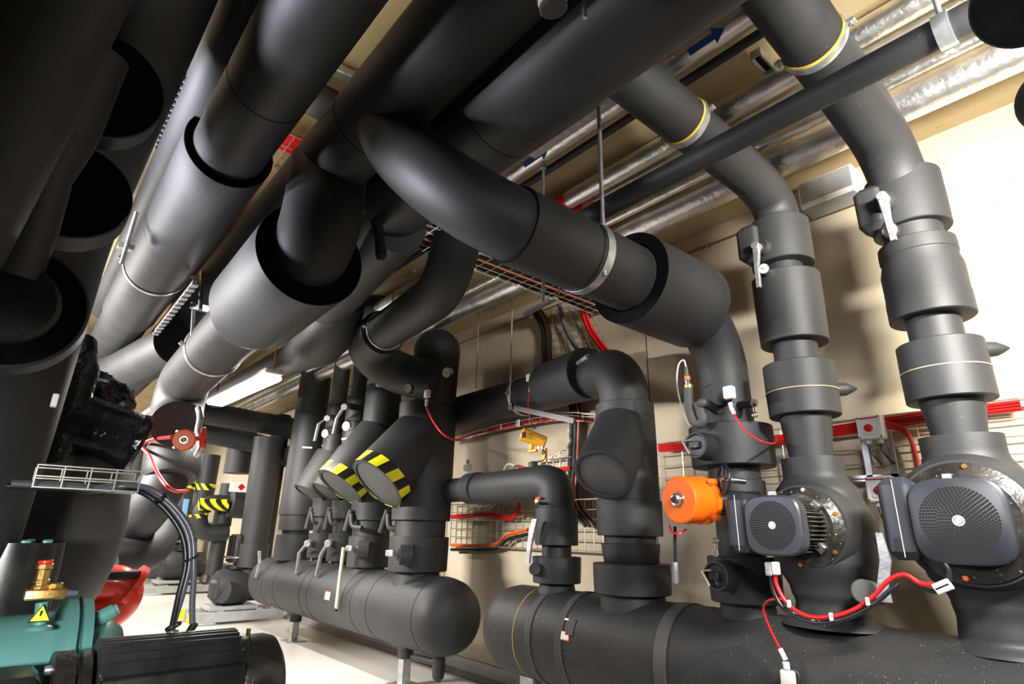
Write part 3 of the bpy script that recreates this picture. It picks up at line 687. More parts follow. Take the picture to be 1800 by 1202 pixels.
# ---------------------------------------------------------------- left header columns
LX = [-4.55, -5.46, -6.08, -6.62, -7.45]
labs = ['nearest riser of the middle header, big black body with hazard taped strainer cap', 'second riser of the middle header with smaller hazard taped strainer cap',
        'third riser of the middle header, slim, with lever and gauge', 'fourth riser of the middle header, slim, with lever and gauge', 'farthest wide riser of the middle header with elbow at its top']
L = [thing('riser_pipe', labs[i], 'pipe', (LX[i], MY, .8)) for i in range(5)]
column(L[0], LX[0], MY, [('insulation_sleeve', 712, 915, 50, 52, 'foam'), ('pipe', 914, 948, 45, 45), ('insulation_sleeve', 943, 1003, 52, 52), ('pipe', 1000, 1030, 38, 44), ('pipe', 640, 715, 36, 36)])
column(L[1], LX[1], MY, [('insulation_sleeve', 680, 812, 31, 34), ('pipe', 810, 880, 34, 38), ('insulation_sleeve', 860, 915, 38, 38), ('pipe', 914, 945, 33, 33), ('insulation_sleeve', 943, 996, 38, 38), ('pipe', 992, 1018, 28, 34), ('pipe', 660, 684, 20, 20), ('insulation_sleeve', 648, 664, 26, 26)])
column(L[2], LX[2], MY, [('pipe', 640, 705, 13, 13), ('insulation_sleeve', 698, 742, 19, 19), ('pipe', 742, 758, 13, 13), ('insulation_sleeve', 757, 900, 20, 22), ('insulation_sleeve', 880, 912, 26, 26), ('pipe', 910, 940, 20, 20), ('insulation_sleeve', 938, 986, 26, 26), ('pipe', 984, 1005, 16, 20)])
column(L[3], LX[3], MY, [('insulation_sleeve', 712, 754, 18, 18), ('pipe', 754, 766, 12, 12), ('insulation_sleeve', 765, 900, 19, 21), ('insulation_sleeve', 880, 908, 24, 24), ('pipe', 908, 938, 18, 18), ('insulation_sleeve', 937, 980, 24, 24), ('pipe', 978, 1000, 14, 18)])
column(L[4], LX[4], MY, [('pipe', 664, 905, 27, 34), ('insulation_sleeve', 888, 932, 31, 31), ('pipe', 930, 942, 24, 24), ('insulation_sleeve', 940, 984, 33, 33), ('pipe', 980, 1004, 22, 26)])
zt3 = zat(LX[3], MY, 716)
MB().tube(fillet([(LX[3], MY, zt3), (LX[3], MY, zat(LX[3], MY, 615)), (LX[3] , MY - .5, zat(LX[3], MY, 600))], .18, 8), rw((LX[3], MY, 2.6), (0, 0, 1), 15), 32).build('upper_pipe', 'foam_pale', L[3])
ze = zat(LX[4], MY, 668)
MB().tube(fillet([(LX[4], MY, ze), (LX[4], MY, ze + .45), (LX[4] + 1.3, MY - 1.3, ze + .42)], .40, 10), rw((LX[4], MY, ze), (0, 0, 1), 27), 40).build('upper_elbow', 'foam', L[4])
ends = [(0, (662, 850), (700, 770), 1, 55), (1, (597, 856), (640, 780), 1, 46), (2, (572, 866), (600, 810), 0, 29), (3, (543, 868), (575, 815), 0, 30)]
for i, e, s_, tp, hw in ends:
    A_ = V((LX[i], MY, zat(LX[i], MY, s_[1] - 10))); B_ = P(*e, x=LX[i] - .0)
    branch(L[i], A_, B_, rw(B_, (B_ - A_), hw), bool(tp))
for i, (px, py) in ((0, (702, 975)), (1, (628, 966))):
    c = P(px, py, y=MY - (.28 if i == 0 else .22)); n_ = nrm((-.45, -1, 0))
    m = MB(); m.mat('foam').lathe(c - n_ * .10, n_, [(0, .085), (.06, .082), (.10, .075), (.10, .05)], 28).mat('casting').lathe(c - n_ * .001, n_, [(0, .05), (.012, .045)], 20).mat('alu').box(c + n_ * .05 + V((-.04, 0, .01)), (.12, .04, .05), bev=.008)
    m.build('valve_boss', 'foam', L[i])
m = MB(); m.tube([P(604, 962, y=2.5), P(591, 1070, y=2.5)], .017, 10); m.build('long_lever', 'cream', L[1])
m = MB(); m.tube([P(591, 1068, y=2.5), P(590.5, 1074, y=2.5)], .019, 10); m.build('lever_tip', 'blackcable', L[1])
for i, pxs in ((2, [(576, 955), (564, 975), (556, 1012)]), (3, [(540, 955), (526, 972), (521, 1008)]), (3, [(575, 735), (560, 745), (553, 775)]), (2, [(605, 715), (592, 735), (586, 762)])):
    yy = MY - .25; m = MB(); R = []
    for (px, py), w_ in zip(pxs, (.055, .045, .035)): p_ = P(px, py, y=yy); R.append([p_ + V((w_ / 2 * a, .012 * b, 0)) for a, b in ((-1, -1), (1, -1), (1, 1), (-1, 1))])
    m.rings(R); m.cyl(P(*pxs[0], y=yy - .02), P(pxs[0][0] + 8, pxs[0][1] - 2, y=yy + .14), .035, 16); m.build('lever_handle', 'alu', L[i])
for i, (px, py) in enumerate([(676, 908), (653, 912)] + [(624, 912)] + [(588, 912), (545, 912)]):
    pass
for i, (ax_, ay_, ex, ey, bx, by) in enumerate([(683, 896, 670, 935, 700, 930), (618, 896, 607, 932, 636, 928), (580, 892, 571, 930, 592, 922), (548, 892, 538, 928, 558, 920)]):
    yy = MY - .24; t_ = L[i]
    MB().tube(spline([P(ax_, ay_, y=yy), P((ax_ + ex) / 2 + 1, (ay_ + ey) / 2 - 4, y=yy), P(ex, ey, y=yy)], 5), .030 - .003 * i, 14).build('foam_wrapped_lever', 'foam_pale' if i > 0 else 'foam', t_)
    MB().tube(spline([P(ax_, ay_ + 8, y=yy), P(ax_ + 2, by - 4, y=yy), P(bx, by, y=yy + .05)], 5), .026 - .002 * i, 14).build('foam_wrapped_branch', 'foam', t_)
for (px, py, r_, lab) in ((667, 674, .038, 'small round gauge at the top of the second middle riser'), (718, 683, .042, 'round gauge left of the white sensor at the top of the nearest middle riser'),
                          (609, 749, .045, 'small round gauge below the lever of the third middle riser'), (572, 762, .045, 'small round gauge below the lever of the fourth middle riser')):
    gauge(P(px, py, y=MY - (.40 if py < 700 else .26)), (.5, -1, -.1), r_, lab)
gauge(P(786, 655, y=2.60), (.4, -1, -.15), .045, 'white gauge with red needle on the dome shaped pipe bend')
# small stripes on the bodies
for (px, py, sx_, sz_, key, i) in ((706, 740, .03, .16, 'red', 0), (704, 752, .03, .12, 'label', 0), (707, 771, .14, .02, 'label', 0), (646, 746, .03, .16, 'cable_o', 1), (648, 757, .12, .02, 'label', 1),
                              (598, 815, .03, .1, 'cable_o', 2), (606, 774, .10, .02, 'label', 2), (563, 808, .035, .14, 'cable_o', 3), (571, 783, .10, .02, 'label', 3), (534, 806, .03, .1, 'red', 4), (532, 815, .03, .1, 'label', 4), (540, 790, .12, .02, 'label', 4)):
    X_ = LX[i]; z_ = zat(X_, MY, py); best = None
    hw = {0: 51, 1: 33, 2: 20.5, 3: 19.5, 4: 30}[i]; r_ = rw((X_, MY, z_), (0, 0, 1), hw) + .003
    best = min(((abs(proj((X_ + r_ * math.cos(t_), MY + r_ * math.sin(t_), z_))[0] - px), t_) for t_ in [math.radians(-170 + k * 2) for k in range(85)]))[1]
    n_ = V((math.cos(best), math.sin(best), 0)); p_ = V((X_, MY, z_)) + n_ * r_
    MB().box(p_, (sx_ if sx_ < .06 else sx_, .003, sz_), V((-n_.y, n_.x, 0))).build('marking_tape', key, L[i])

# bend pipe from the top right into the nearest riser
pb = thing('bend_pipe', 'black pipe dropping behind the central elbow and doubling back into the nearest middle riser', 'pipe', (LX[0], MY, 2.4))
yb_ = 2.45
pts = [P(805, 395, y=1.9), P(797, 470, y=2.0), P(745, 545, y=2.2), P(640, 598, y=2.35), P(640, 606, y=2.4)]
p0 = P(805, 380, y=1.75); p1 = P(800, 500, y=1.85); p2 = P(650, 600, y=2.1); p3 = P(612, 615, y=2.25)
pts = fillet([p0, p1, p2], [0, .55, 0], 16)
MB().tube(pts, rw(P(720, 555, y=2.0), p2 - p1, 36), 48).build('upper_bend', 'foam', pb)
q0 = p2 + (p1 - p2).normalized() * .35; q1 = P(607, 636, y=2.15); q2 = P(770, 672, y=2.72)
MB().tube(fillet([q0, q1, q2], [0, .30, 0], 14), rw(P(680, 640, y=2.4), q2 - q1, 36), 48).build('lower_bend', 'foam', pb)
rd = rw(P(765, 640, y=MY), (0, 0, 1), 41); zd = zat(LX[0], MY, 622)
xd = P(767, 640, y=MY).x
MB().lathe((xd, MY, zat(xd, MY, 712)), (0, 0, 1), [(0, rd * .9)] + [(zd - zat(xd, MY, 712) + rd * math.sin(math.radians(a)), rd * math.cos(math.radians(a)) + .0005) for a in range(0, 91, 10)], 48).build('dome_cap', 'foam', pb)
k = thing('pipe_clamp', 'gold lined clamp round the black bend pipe in the centre', 'clamp', P(680, 582, y=2.05))
t_ = (p1 - p2).normalized(); kc = p2 + t_ * (p2 - P(680, 582, y=2.05)).length
clampring(k, kc, t_, rw(P(720, 555, y=2.0), p2 - p1, 36) + .001, .03, 'zinc')
s = thing('pipe_sensor', 'white sensor box with a red cable at the top of the nearest middle riser', 'sensor', P(751, 690, y=MY - .25))
MB().box(P(751, 692, y=MY - .26), (.052, .04, .07), bev=.005).build('housing', 'white', s)
MB().tube([P(750, 702, y=MY - .26), P(749, 714, y=MY - .26)], [.014, .011], 12).build('gland', 'label', s)
MB().tube(spline([P(749, 714, y=MY - .26), P(760, 738, y=MY - .27), P(778, 762, y=MY - .24), P(799, 773, y=MY - .1), P(815, 773, y=3.2)], 8), .007, 8).build('signal_cable', 'red', s)

# ---------------------------------------------------------------- overhead headers along the room
def lpipe(name, lab, y, z, segs, key='foam', cat='pipe', joints=(), end_dark=True):
    """segs: list of (x_near, x_far, radius)"""
    t_ = thing(name, lab, cat, (segs[0][0], y, z))
    for i, (xa, xb, r_) in enumerate(segs):
        m_ = MB().mat(key).lathe((xa, y, z), (-1, 0, 0), [(0, r_), (xa - xb, r_)], 56, True)
        if i and r_ > segs[i - 1][2]: m_.mat('foam_cut').lathe((xa + .003, y, z), (-1, 0, 0), [(0, segs[i - 1][2] * .97), (0, r_ - .002), (.003, r_ - .001)], 56, False)
        m_.build('insulation' if i == 0 else 'insulation_sleeve', key, t_)
    m_ = MB()
    for xj, rj in joints: seam(m_, (xj, y, z), (1, 0, 0), rj, .004)
    if joints: m_.build('joint_seam', 'foam_cut', t_)
    return t_
xs = xat(.44, 2.9, 262)
P1 = lpipe('overhead_pipe', 'broad grey black ceiling pipe with a stepped sleeve, upper left', .44, 2.9, [(2.2, xs, .160), (xs, xat(.44, 2.9, 545), .196), (xat(.44, 2.9, 545), -9.5, .18)], joints=[(xat(.44, 2.9, 150), .160)])
xk = xat(.44, 2.9, 470)
k = thing('pipe_clamp', 'steel clamp round the stepped grey ceiling pipe at upper left', 'clamp', (xk, .44, 2.9)); clampring(k, (xk, .44, 2.9), (1, 0, 0), .197, .035, 'zinc', 'zinc')
P0 = lpipe('overhead_pipe', 'bluish grey ceiling pipe half hidden left of the stepped ceiling pipe', .30, 3.10, [(2.2, -6.2, .11)])
P2 = lpipe('overhead_pipe', 'very dark wide ceiling header over the centre feeding the big elbows', .90, 3.0, [(2.2, -9.5, .178)], joints=[(xat(.9, 3.0, 215), .178)])
P3 = lpipe('overhead_pipe', 'very dark wide ceiling header on the right feeding the two risers', 1.29, 3.0, [(2.2, -3.9, .232)], joints=[(xat(1.29, 3, 190), .232)])
P4 = lpipe('overhead_pipe', 'thin black pipe crossing in front of the two right risers', 1.76, 2.6, [(2.2, P(985, 392, y=1.76).x, .045)])
# lower outlet at the top edge
o_ = thing('drain_valve', 'capped outlet with pale and orange rings at the top edge under the centre header', 'valve', P(975, 10, y=.9))
oc = P(968, -20, y=.9); od = nrm(P(985, 14, z=oc.z - .06) - oc); od = V((0, .15, -1)).normalized()
MB().lathe(oc, od, [(0, .05), (.03, .05), (.04, .045)], 32).build('foam_collar', 'foam', o_)
MB().lathe(oc + od * .035, od, [(0, .043), (.014, .044), (.028, .040)], 32).build('orange_ring', 'cream', o_)
MB().lathe(oc + od * .062, od, [(0, .041), (.008, .043), (.014, .036)], 32).build('cap', 'foam_pale', o_)
MB().cyl(P(1025, -25, y=.98), P(1028, 32, y=.98), .0065, 12).build('drip_pipe', 'zinc', o_)

# foil wrapped pipes
def foil(y, z, r, lab, x0=2.2, x1=-24, nm='foil_wrapped_pipe'):
    t_ = thing(nm, lab, 'pipe', (0, y, z)); MB().lathe((x0, y, z), (-1, 0, 0), [(0, r), (x0 - x1, r)], 28).build('foil_jacket', 'foil', t_); return t_
def el(a, z): return (z - H) / math.tan(math.radians(a))
S1 = foil(el(47.5, 3.24), 3.24, .052, 'foil wrapped pipe with blue arrows right behind the dark header')
tag(MB().lathe((2.2, el(45.5, 3.22), 3.22), (-1, 0, 0), [(0, .022), (6.8, .022)], 20).build('black_pipe', 'foam'), 'thin black pipe running close beside the foil pipe with blue arrows', 'pipe')
S2 = foil(el(41.3, 3.21), 3.21, .055, 'foil wrapped pipe with a red mark, left of a twin pair')
S3 = foil(el(39.55, 3.21), 3.21, .036, 'thin foil wrapped pipe with a red arrow, right of a twin pair')
S4 = foil(el(36.9, 3.20), 3.20, .030, 'thin foil wrapped pipe with a blue mark above the widest foil pipe')
S5 = foil(el(34.9, 3.16), 3.16, .088, 'widest foil wrapped pipe next to the pale wall')
def mark(px, py, y, z, r, sx_, key, lab, par, arrow=0):
    """a mark stuck on the underside of a pipe"""
    p = P(px, py, z=z - r * .72); c0_ = V((p.x, y, z)); n_ = V((0, -.7, -.72)).normalized(); c_ = c0_ + n_ * (r + .003)
    m_ = MB(); u_ = V((1, 0, 0)); w_ = n_.cross(u_).normalized()
    if arrow:
        L_ = sx_; hw_ = r * .28
        pts_ = [(-L_, -hw_), (L_ * .4, -hw_), (L_ * .4, -hw_ * 2.4), (L_, 0), (L_ * .4, hw_ * 2.4), (L_ * .4, hw_), (-L_, hw_)]
        vs = [c_ + u_ * a * arrow + w_ * b for a, b in pts_] + [c_ - n_ * .004 + u_ * a * arrow + w_ * b for a, b in pts_]
        m_.add(vs, [(1, 2, 3, 4, 5), (0, 1, 5, 6), (7, 8, 12, 13), (8, 9, 10, 11, 12)] + [(i, (i + 1) % 7, 7 + (i + 1) % 7, 7 + i) for i in range(7)])
    else: m_.lathe(c0_ - u_ * sx_ / 2, u_, [(0, r), (0, r + .002), (sx_, r + .002), (sx_, r)], 28, False)
    m_.build('flow_arrow' if arrow else 'colour_band', key, par)
y_ = el(47.5, 3.24)
mark(1252, 82, y_, 3.24, .052, .085, 'blue', '', S1, 1); mark(957, 285, y_, 3.24, .052, .1, 'blue', '', S1, 1); mark(668, 484, y_, 3.24, .052, .13, 'blue', '', S1, 1)
mark(986, 365, el(41.3, 3.21), 3.21, .055, .11, 'red', '', S2); mark(1008, 372, el(39.55, 3.21), 3.21, .036, .10, 'red', '', S3); mark(1022, 366, el(39.55, 3.21), 3.21, .036, .14, 'red', '', S3, 1)
mark(1041, 398, el(36.9, 3.20), 3.20, .030, .10, 'blue', '', S4); mark(1083, 434, el(34.9, 3.16), 3.16, .088, .08, 'red', '', S5)
# wooden board strips / concrete joints on the ceiling
xw = P(492, 295, z=3.31).x; m = MB().box((xw - 2.5, .85, CZ - .012), (5, .15, .02)); struct('trim_2', m, 'wood')

xw = P(572, 196, z=3.15).x; t_ = thing('cross_pipe', 'dark pipe crossing the gap between the two dark pipes at upper left', 'pipe', (xw, .8, 3.15)); MB().cyl((xw, .42, 3.19), (xw, 1.2, 3.19), .085, 32).build('insulation', 'foam', t_)
# clamps on the two right risers
def rclamp(X, pxy, y_guess, r_, lab, ax=(0, 1, -.02)):
    p = P(*pxy, x=X); k_ = thing('pipe_clamp', lab, 'clamp', p); return k_, p
for X_, pxy, r_, lab, zfn in ((X1, (1203, 195), r1, 'gold lined clamp on the slimmer ceiling branch at top right centre', lambda y: 3.02 + (2.99 - 3.02) * (y - 1.33) / 1.27), (X2, (1424, 42), r2 * .98, 'gold lined clamp on the thick ceiling branch at the top right', lambda y: 3.10 + (2.98 - 3.10) * (y - 1.30) / .95)):
    p = P(*pxy, x=X_); k_ = thing('pipe_clamp', lab, 'clamp', (X_, p.y, zfn(p.y)))
    clampring(k_, (X_, p.y, zfn(p.y)), (0, 1, -.06), r_ + .001, .034, 'zinc')
# clamp and rods on the big central pipe
yk = yat(X0, zz, 1020)
k = thing('pipe_clamp', 'broad steel hanger band round the widest central pipe', 'clamp', (X0, yk, zz))
MB().lathe((X0, yk, zz), (0, 1, 0), [(0, re), (0, re + .006), (.045, re + .006), (.045, re)], 56, False).build('band', 'zinc', k)
MB().lathe((X0, yk - .02, zz), (0, 1, 0), [(0, re), (0, re + .004), (.018, re + .004)], 56, False).build('rubber_lining', 'blackcable', k)
rod = P(1061, 430, y=yk + .02); 
MB().box(rod + V((0, 0, .0)), (.05, .04, .03), bev=.004).build('ear', 'zinc', k)
def hanger(p, ztop, zbot, lab, r_=.007, grp=None):
    m_ = MB().mat('zinc').cyl((p[0], p[1], zbot), (p[0], p[1], ztop), r_, 10, 0).cyl((p[0], p[1], ztop - .02), (p[0], p[1], ztop), r_ * 2.4, 6, 0)
    return tag(m_.build('hanger_rod', 'zinc'), lab, 'rod', grp)
hanger(rod, P(1052, 193, x=rod.x).z if False else CZ - .14, P(1063, 485, x=rod.x).z, 'long steel rod holding the hanger band of the widest central pipe', .010)
pr = P(955, 360, y=1.9); hanger(pr, CZ - .14, 2.35, 'steel rod hanging left of the long central rod, upper middle', .008)
pr = P(981, 365, y=2.3); hanger(pr, CZ - .02, 2.6, 'short thin rod with nut fixed to the ceiling between two steel rods', .006)
pr = P(899, 600, y=2.95); hanger(pr, CZ - .02, P(897, 712, y=2.95).z, 'long rod down to the support channel of the black wall pipe', .008)
pr = P(839, 620, y=3.05); hanger(pr, CZ - .02, P(836, 682, y=3.05).z, 'thin rod over the wall pipe near the nearest middle riser', .005)
pr = P(696, 470, y=2.2); hanger(pr, CZ - .02, P(692, 535, y=2.2).z, 'thin rod left of the bend pipe under the tray corner', .008)
pr = P(731, 430, y=2.2); hanger(pr, CZ - .02, P(729, 476, y=2.2).z, 'short thick rod through the mesh tray left of the bend pipe', .011)
# channel rail carrying the two rods
a, b = P(935, 272, z=CZ - .14), P(1082, 172, z=CZ - .14)
m = MB().box((a + b) / 2, ((a - b).length, .05, .03), b - a); tag(m.build('channel_rail', 'zinc'), 'slotted steel rail under the foil pipe carrying two hanger rods', 'rail')
# bracket pieces high on the ceiling
m = MB(); m.mat('zinc').box(P(1343, 110, z=3.26), (.05, .16, .05), bev=.003).mat('hole').box(P(1341, 112, z=3.23), (.02, .1, .01))
tag(m.build('ceiling_bracket', 'zinc'), 'small open steel bracket on the ceiling between the two right branches', 'bracket')
m = MB(); a, b = P(590, 122, z=3.28), P(635, 142, z=3.28); m.box((a + b) / 2 + V((0, 0, 0)), ((a - b).length * 2.2, .05, .045), b - a, bev=.004)
tag(m.build('ceiling_bracket', 'zinc'), 'steel cross rail seen in the gap between two dark ceiling pipes at the top', 'bracket')
k = thing('pipe_clamp', 'strap with hanger rod on the thin black crossing pipe at top right', 'clamp', P(1663, 62, y=1.76))
xk = xat(1.76, 2.6, 66)
xk = P(1662, 62, y=1.76).x
MB().lathe((xk - .02, 1.76, 2.6), (1, 0, 0), [(0, .045), (0, .052), (.04, .052), (.04, .045)], 32, False).build('band', 'zinc', k)
MB().cyl((xk, 1.76, 2.64), (xk, 1.76, CZ), .008, 10, 0).build('rod', 'zinc', k)
# dark branches at the far top right corner
t_ = thing('overhead_pipe', 'black sleeved pipe end cutting into the top right corner', 'pipe', P(1800, 0, d=1.2))
a = P(1806, -6, d=1.2); n_ = ray(1806, -6).normalized()
m = MB().mat('foam').lathe(a, n_, [(0, .094), (.004, .098), (.3, .098)], 48, False).mat('foam_cut').lathe(a, n_, [(-.001, .001), (-.001, .094)], 48, False)
m.build('insulation_sleeve', 'foam', t_); MB().cyl(a - n_ * .05 + V((.1, 0, .15)), a + n_ * .1, .05, 32).build('inner_pipe', 'foam', t_)
t_ = thing('overhead_pipe', 'black pipe just touching the right edge below the top right corner', 'pipe', P(1850, 170, d=1.4))
MB().sphere(P(1866, 170, d=1.4), .088, 32, 16).build('rounded_cap', 'foam', t_); MB().cyl(P(1866, 170, d=1.4), P(1990, 60, d=1.4), .085, 32).build('insulation', 'foam', t_)

# left descending pipe (from centre header to the far orange actuator)
ye = .90
e1 = thing('descending_pipe', 'grey black elbow and wide sleeve descending to the far orange actuator left of the lamp', 'pipe', P(545, 455, y=ye))
a0 = P(640, 262, y=ye); a0.z = 2.95; a1 = P(592, 330, y=ye); a2 = P(545, 450, y=ye); a3 = P(400, 590, y=ye); a4 = P(296, 700, y=ye)
xe = P(575, 330, y=ye).x
ax_ = (a3 - a2).normalized()
zc2 = a2.z
MB().tube(fillet([(xe, ye, 3.0), (xe, ye, zc2 + .03), tuple(a2 + ax_ * .1)], .27, 14), rw(P(580, 380, y=ye), (0, 0, 1), 76) * .97, 56).build('upper_elbow', 'foam', e1)
rs_ = rw(P(500, 490, y=ye), ax_, 92); rn = rw(P(400, 590, y=ye), ax_, 52)
s0 = a2 - ax_ * .02; s1 = P(440, 548, y=ye); Ls = (s1 - s0).length
m = MB().mat('foam').lathe(s0, ax_, [(0, rs_), (Ls * .84, rs_), (Ls, rn * 1.2), (Ls + .02, rn)], 56, False).mat('foam_cut').lathe(s0 - ax_ * .003, ax_, [(0, rs_ * .7), (0, rs_ - .003), (.003, rs_)], 56, False)
m.build('insulation_sleeve', 'foam', e1)
MB().tube(fillet([tuple(a2), tuple(a3), tuple(a4), tuple(P(312, 745, y=ye)), ], [0, .1, .35, 0], 12), rn, 48).build('lower_pipe', 'foam', e1)
k = thing('pipe_clamp', 'steel clamp round the descending pipe above the far orange actuator', 'clamp', P(372, 612, y=ye)); kp = a3 + (a4 - a3).normalized() * .32
clampring(k, kp, a4 - a3, rn + .001, .03, 'zinc', 'zinc')
xc_ = a4.x - .0
pz = P(312, 745, y=ye)
r_f = rw(P(312, 760, y=ye), (0, 0, 1), 30)
cd = thing('valve_column', 'dark insulated valve body behind the far orange actuator', 'pipe', P(305, 800, y=ye + .1))
MB().lathe(P(300, 842, y=ye + .15), V(P(309, 765, y=ye + .15) - P(300, 842, y=ye + .15)), [(0, .20), (.05, .23), (.25, .23), (.34, .2), (.36, .1)], 48).build('insulation_sleeve', 'foam', cd)
MB().tube(fillet([P(302, 800, y=ye + .15), P(284, 915, y=ye + .1), P(170, 935, y=ye - .2)], .4, 12), .19, 40).build('lower_elbow', 'foam', cd)
MB().tube(fillet([P(296, 830, y=ye + .3), P(272, 968, y=ye + .2), P(180, 990, y=ye - .2)], .4, 12), .17, 40).build('lower_elbow', 'foam', cd)
ac = P(323, 773, y=ye - .2); A2 = actuator(ac, rw(ac, (0, 0, 1), 21),   .12, (1, -.22, -.12), 'small far orange valve actuator left of the lamp')
m = MB(); n_ = nrm((.35, 1, .1)); c_ = P(357, 771, y=ye - .08); a, b = frame(n_)
m.tube([c_ + (a * math.cos(t_) + b * math.sin(t_)) * .06 for t_ in [2 * math.pi * k / 20 for k in range(20)]], .012, 8, closed=True); m.tube([c_, c_ - n_ * .12], .015, 8); m.tube([c_ - a * .06, c_ + a * .06], .01, 8); m.build('handwheel', 'redpaint', A2)
MB().tube(spline([P(349, 718, y=ye), P(352, 735, y=ye), P(348, 760, y=ye), P(353, 785, y=ye), P(346, 800, y=ye)], 5), .022, 10).build('bracket_loop', 'alu', A2)
MB().tube(spline([P(302, 768, y=ye - .1), P(270, 772, y=ye - .1), P(248, 783, y=ye - .1), P(262, 800, y=ye - .1), P(282, 840, y=ye - .1), P(305, 862, y=ye), P(330, 862, y=ye + .3)], 8), .013, 8).build('signal_cable', 'red', A2)

# grey side pipe from the left stack
g = thing('side_pipe', 'bluish grey pipe bend reaching in from the left stack under the stepped ceiling pipe', 'pipe', P(165, 645, d=5))
gp = [P(120, 652, y=.35), P(215, 655, y=.55), P(310, 605, y=.80), P(330, 590, y=.85)]
MB().tube(fillet([gp[0], gp[1], gp[2]], .7, 14), rw(gp[1], (0, 1, 0), 36), 48).build('insulation', 'foam', g)

# ---------------------------------------------------------------- lamp
def lamp(p0_, p1_, lab, power):
    p0_ = V(p0_); p1_ = V(p1_); ax_ = (p1_ - p0_); L_ = ax_.length; c_ = (p0_ + p1_) / 2
    t_ = thing('strip_lamp', lab, 'lamp', c_)
    MB().box(c_ + V((0, 0, .045)), (L_ + .1, .17, .05), ax_, bev=.01).build('housing', 'white', t_)
    MB().box(c_, (L_, .19, .06), ax_, bev=.02).build('diffuser', 'lamp', t_)
    l_ = bpy.data.lights.new('tube_glow', 'AREA'); l_.shape = 'RECTANGLE'; l_.size = L_; l_.size_y = .12; l_.energy = power; l_.color = (1, .94, .86)
    o = bpy.data.objects.new('tube_glow', l_); COL.objects.link(o); o.parent = t_; o.location = (0, 0, -.045); o.rotation_euler = (0, 0, math.atan2(ax_.y, ax_.x))
    for q in (p0_, p1_):
        MB().cyl(q + V((0, 0, .06)), (q.x, q.y, CZ), .006, 8, 0).build('suspension_wire', 'copper', t_)
    return t_
lamp((-7.0, 1.545, 2.53), (-5.3, 1.60, 2.52), 'long glowing strip lamp hanging at left of centre', 90)
# pale round duct behind the lamp and far darker pipes
t_ = thing('overhead_pipe', 'pale grey pipe running above the strip lamp', 'pipe', (-8, 1.25, 2.75)); MB().lathe((-5.6, 1.22, 2.62), (-1, 0, 0), [(0, .10), (3.6, .10), (3.7, .05)], 40).build('insulation', 'foam_pale', t_)
t_ = thing('overhead_pipe', 'wide black stub pipe below the central header, right of the lamp', 'pipe', (-4.6, 1.5, 2.7))
MB().tube(spline([P(600, 520, y=1.7), P(575, 585, y=1.75), P(530, 622, y=1.8), P(470, 652, y=1.9), P(380, 700, y=2.0)], 8), [.215] * 12 + [.20, .19, .18, .17, .16] + [.15] * 30, 40).build('insulation', 'foam', t_)
t_ = thing('overhead_pipe', 'black capped stub with a steel band beside the mesh tray', 'pipe', P(640, 450, y=1.6))
MB().cyl(P(700, 395, y=1.35), P(560, 560, y=1.7), .17, 40).build('insulation', 'foam', t_); MB().cyl(P(588, 522, y=2.0), P(690, 548, y=2.45), .17, 36).build('branch', 'foam', t_); MB().cyl(P(592, 523, y=2.02), P(601, 526, y=2.06), .178, 36).build('steel_band', 'zinc', t_)
t_ = thing('foam_wrapped_lever', 'black foam wrapped stub hanging under the central header', 'valve', P(668, 430, y=1.2)); MB().tube([P(660, 385, y=1.2), P(668, 420, y=1.2), P(670, 450, y=1.2), P(669, 458, y=1.2)], [.03, .028, .03, .012], 16).build('stub', 'foam', t_)

# far pipes running across under the lamp
hz1 = thing('cross_pipe', 'grey black pipe crossing under the lamp and bending down behind the farthest riser', 'pipe', P(430, 745, y=2.2))
Xh = -9.2
MB().tube(fillet([P(340, 722, x=Xh), P(535, 756, x=Xh), P(528, 850, x=Xh)], .30, 12), rw(P(440, 740, x=Xh), (0, 1, 0), 19), 40).build('insulation', 'foam', hz1)
hz2 = thing('cross_pipe', 'second black cross pipe lower down, turning into the riser of the near floor pump', 'pipe', P(400, 770, y=2.2))
Xg = -9.6
MB().tube(fillet([P(340, 757, x=Xg), P(485, 786, x=Xg), P(478, 800, x=Xg)], .2, 12), rw(P(440, 775, x=Xg), (0, 1, 0), 17), 40).build('insulation', 'foam', hz2)
XV, YV = -9.0, 2.82
rv = thing('riser_pipe', 'straight grey black riser above the near floor pump with a lever sleeve', 'pipe', (XV, YV, 1))
column(rv, XV, YV, [('pipe', 770, 962, 27, 25), ('insulation_sleeve', 955, 996, 29, 29)])
zz_ = zat(XV, YV, 1000)
MB().tube(fillet([(XV, YV, zz_), (XV, YV, zat(XV, YV, 1045)), P(392, 1040, y=YV - .35)], .24, 10), rw((XV, YV, .8), (0, 0, 1), 19), 36).build('lower_elbow', 'foam', rv)
m = MB(); R = []
for (px, py), w_ in zip([(456, 968), (456, 990), (450, 1015)], (.06, .045, .035)): p_ = P(px, py, y=YV - .3); R.append([p_ + V((w_ / 2 * a, .012 * b, 0)) for a, b in ((-1, -1), (1, -1), (1, 1), (-1, 1))])
m.rings(R); m.build('lever_handle', 'alu', rv)
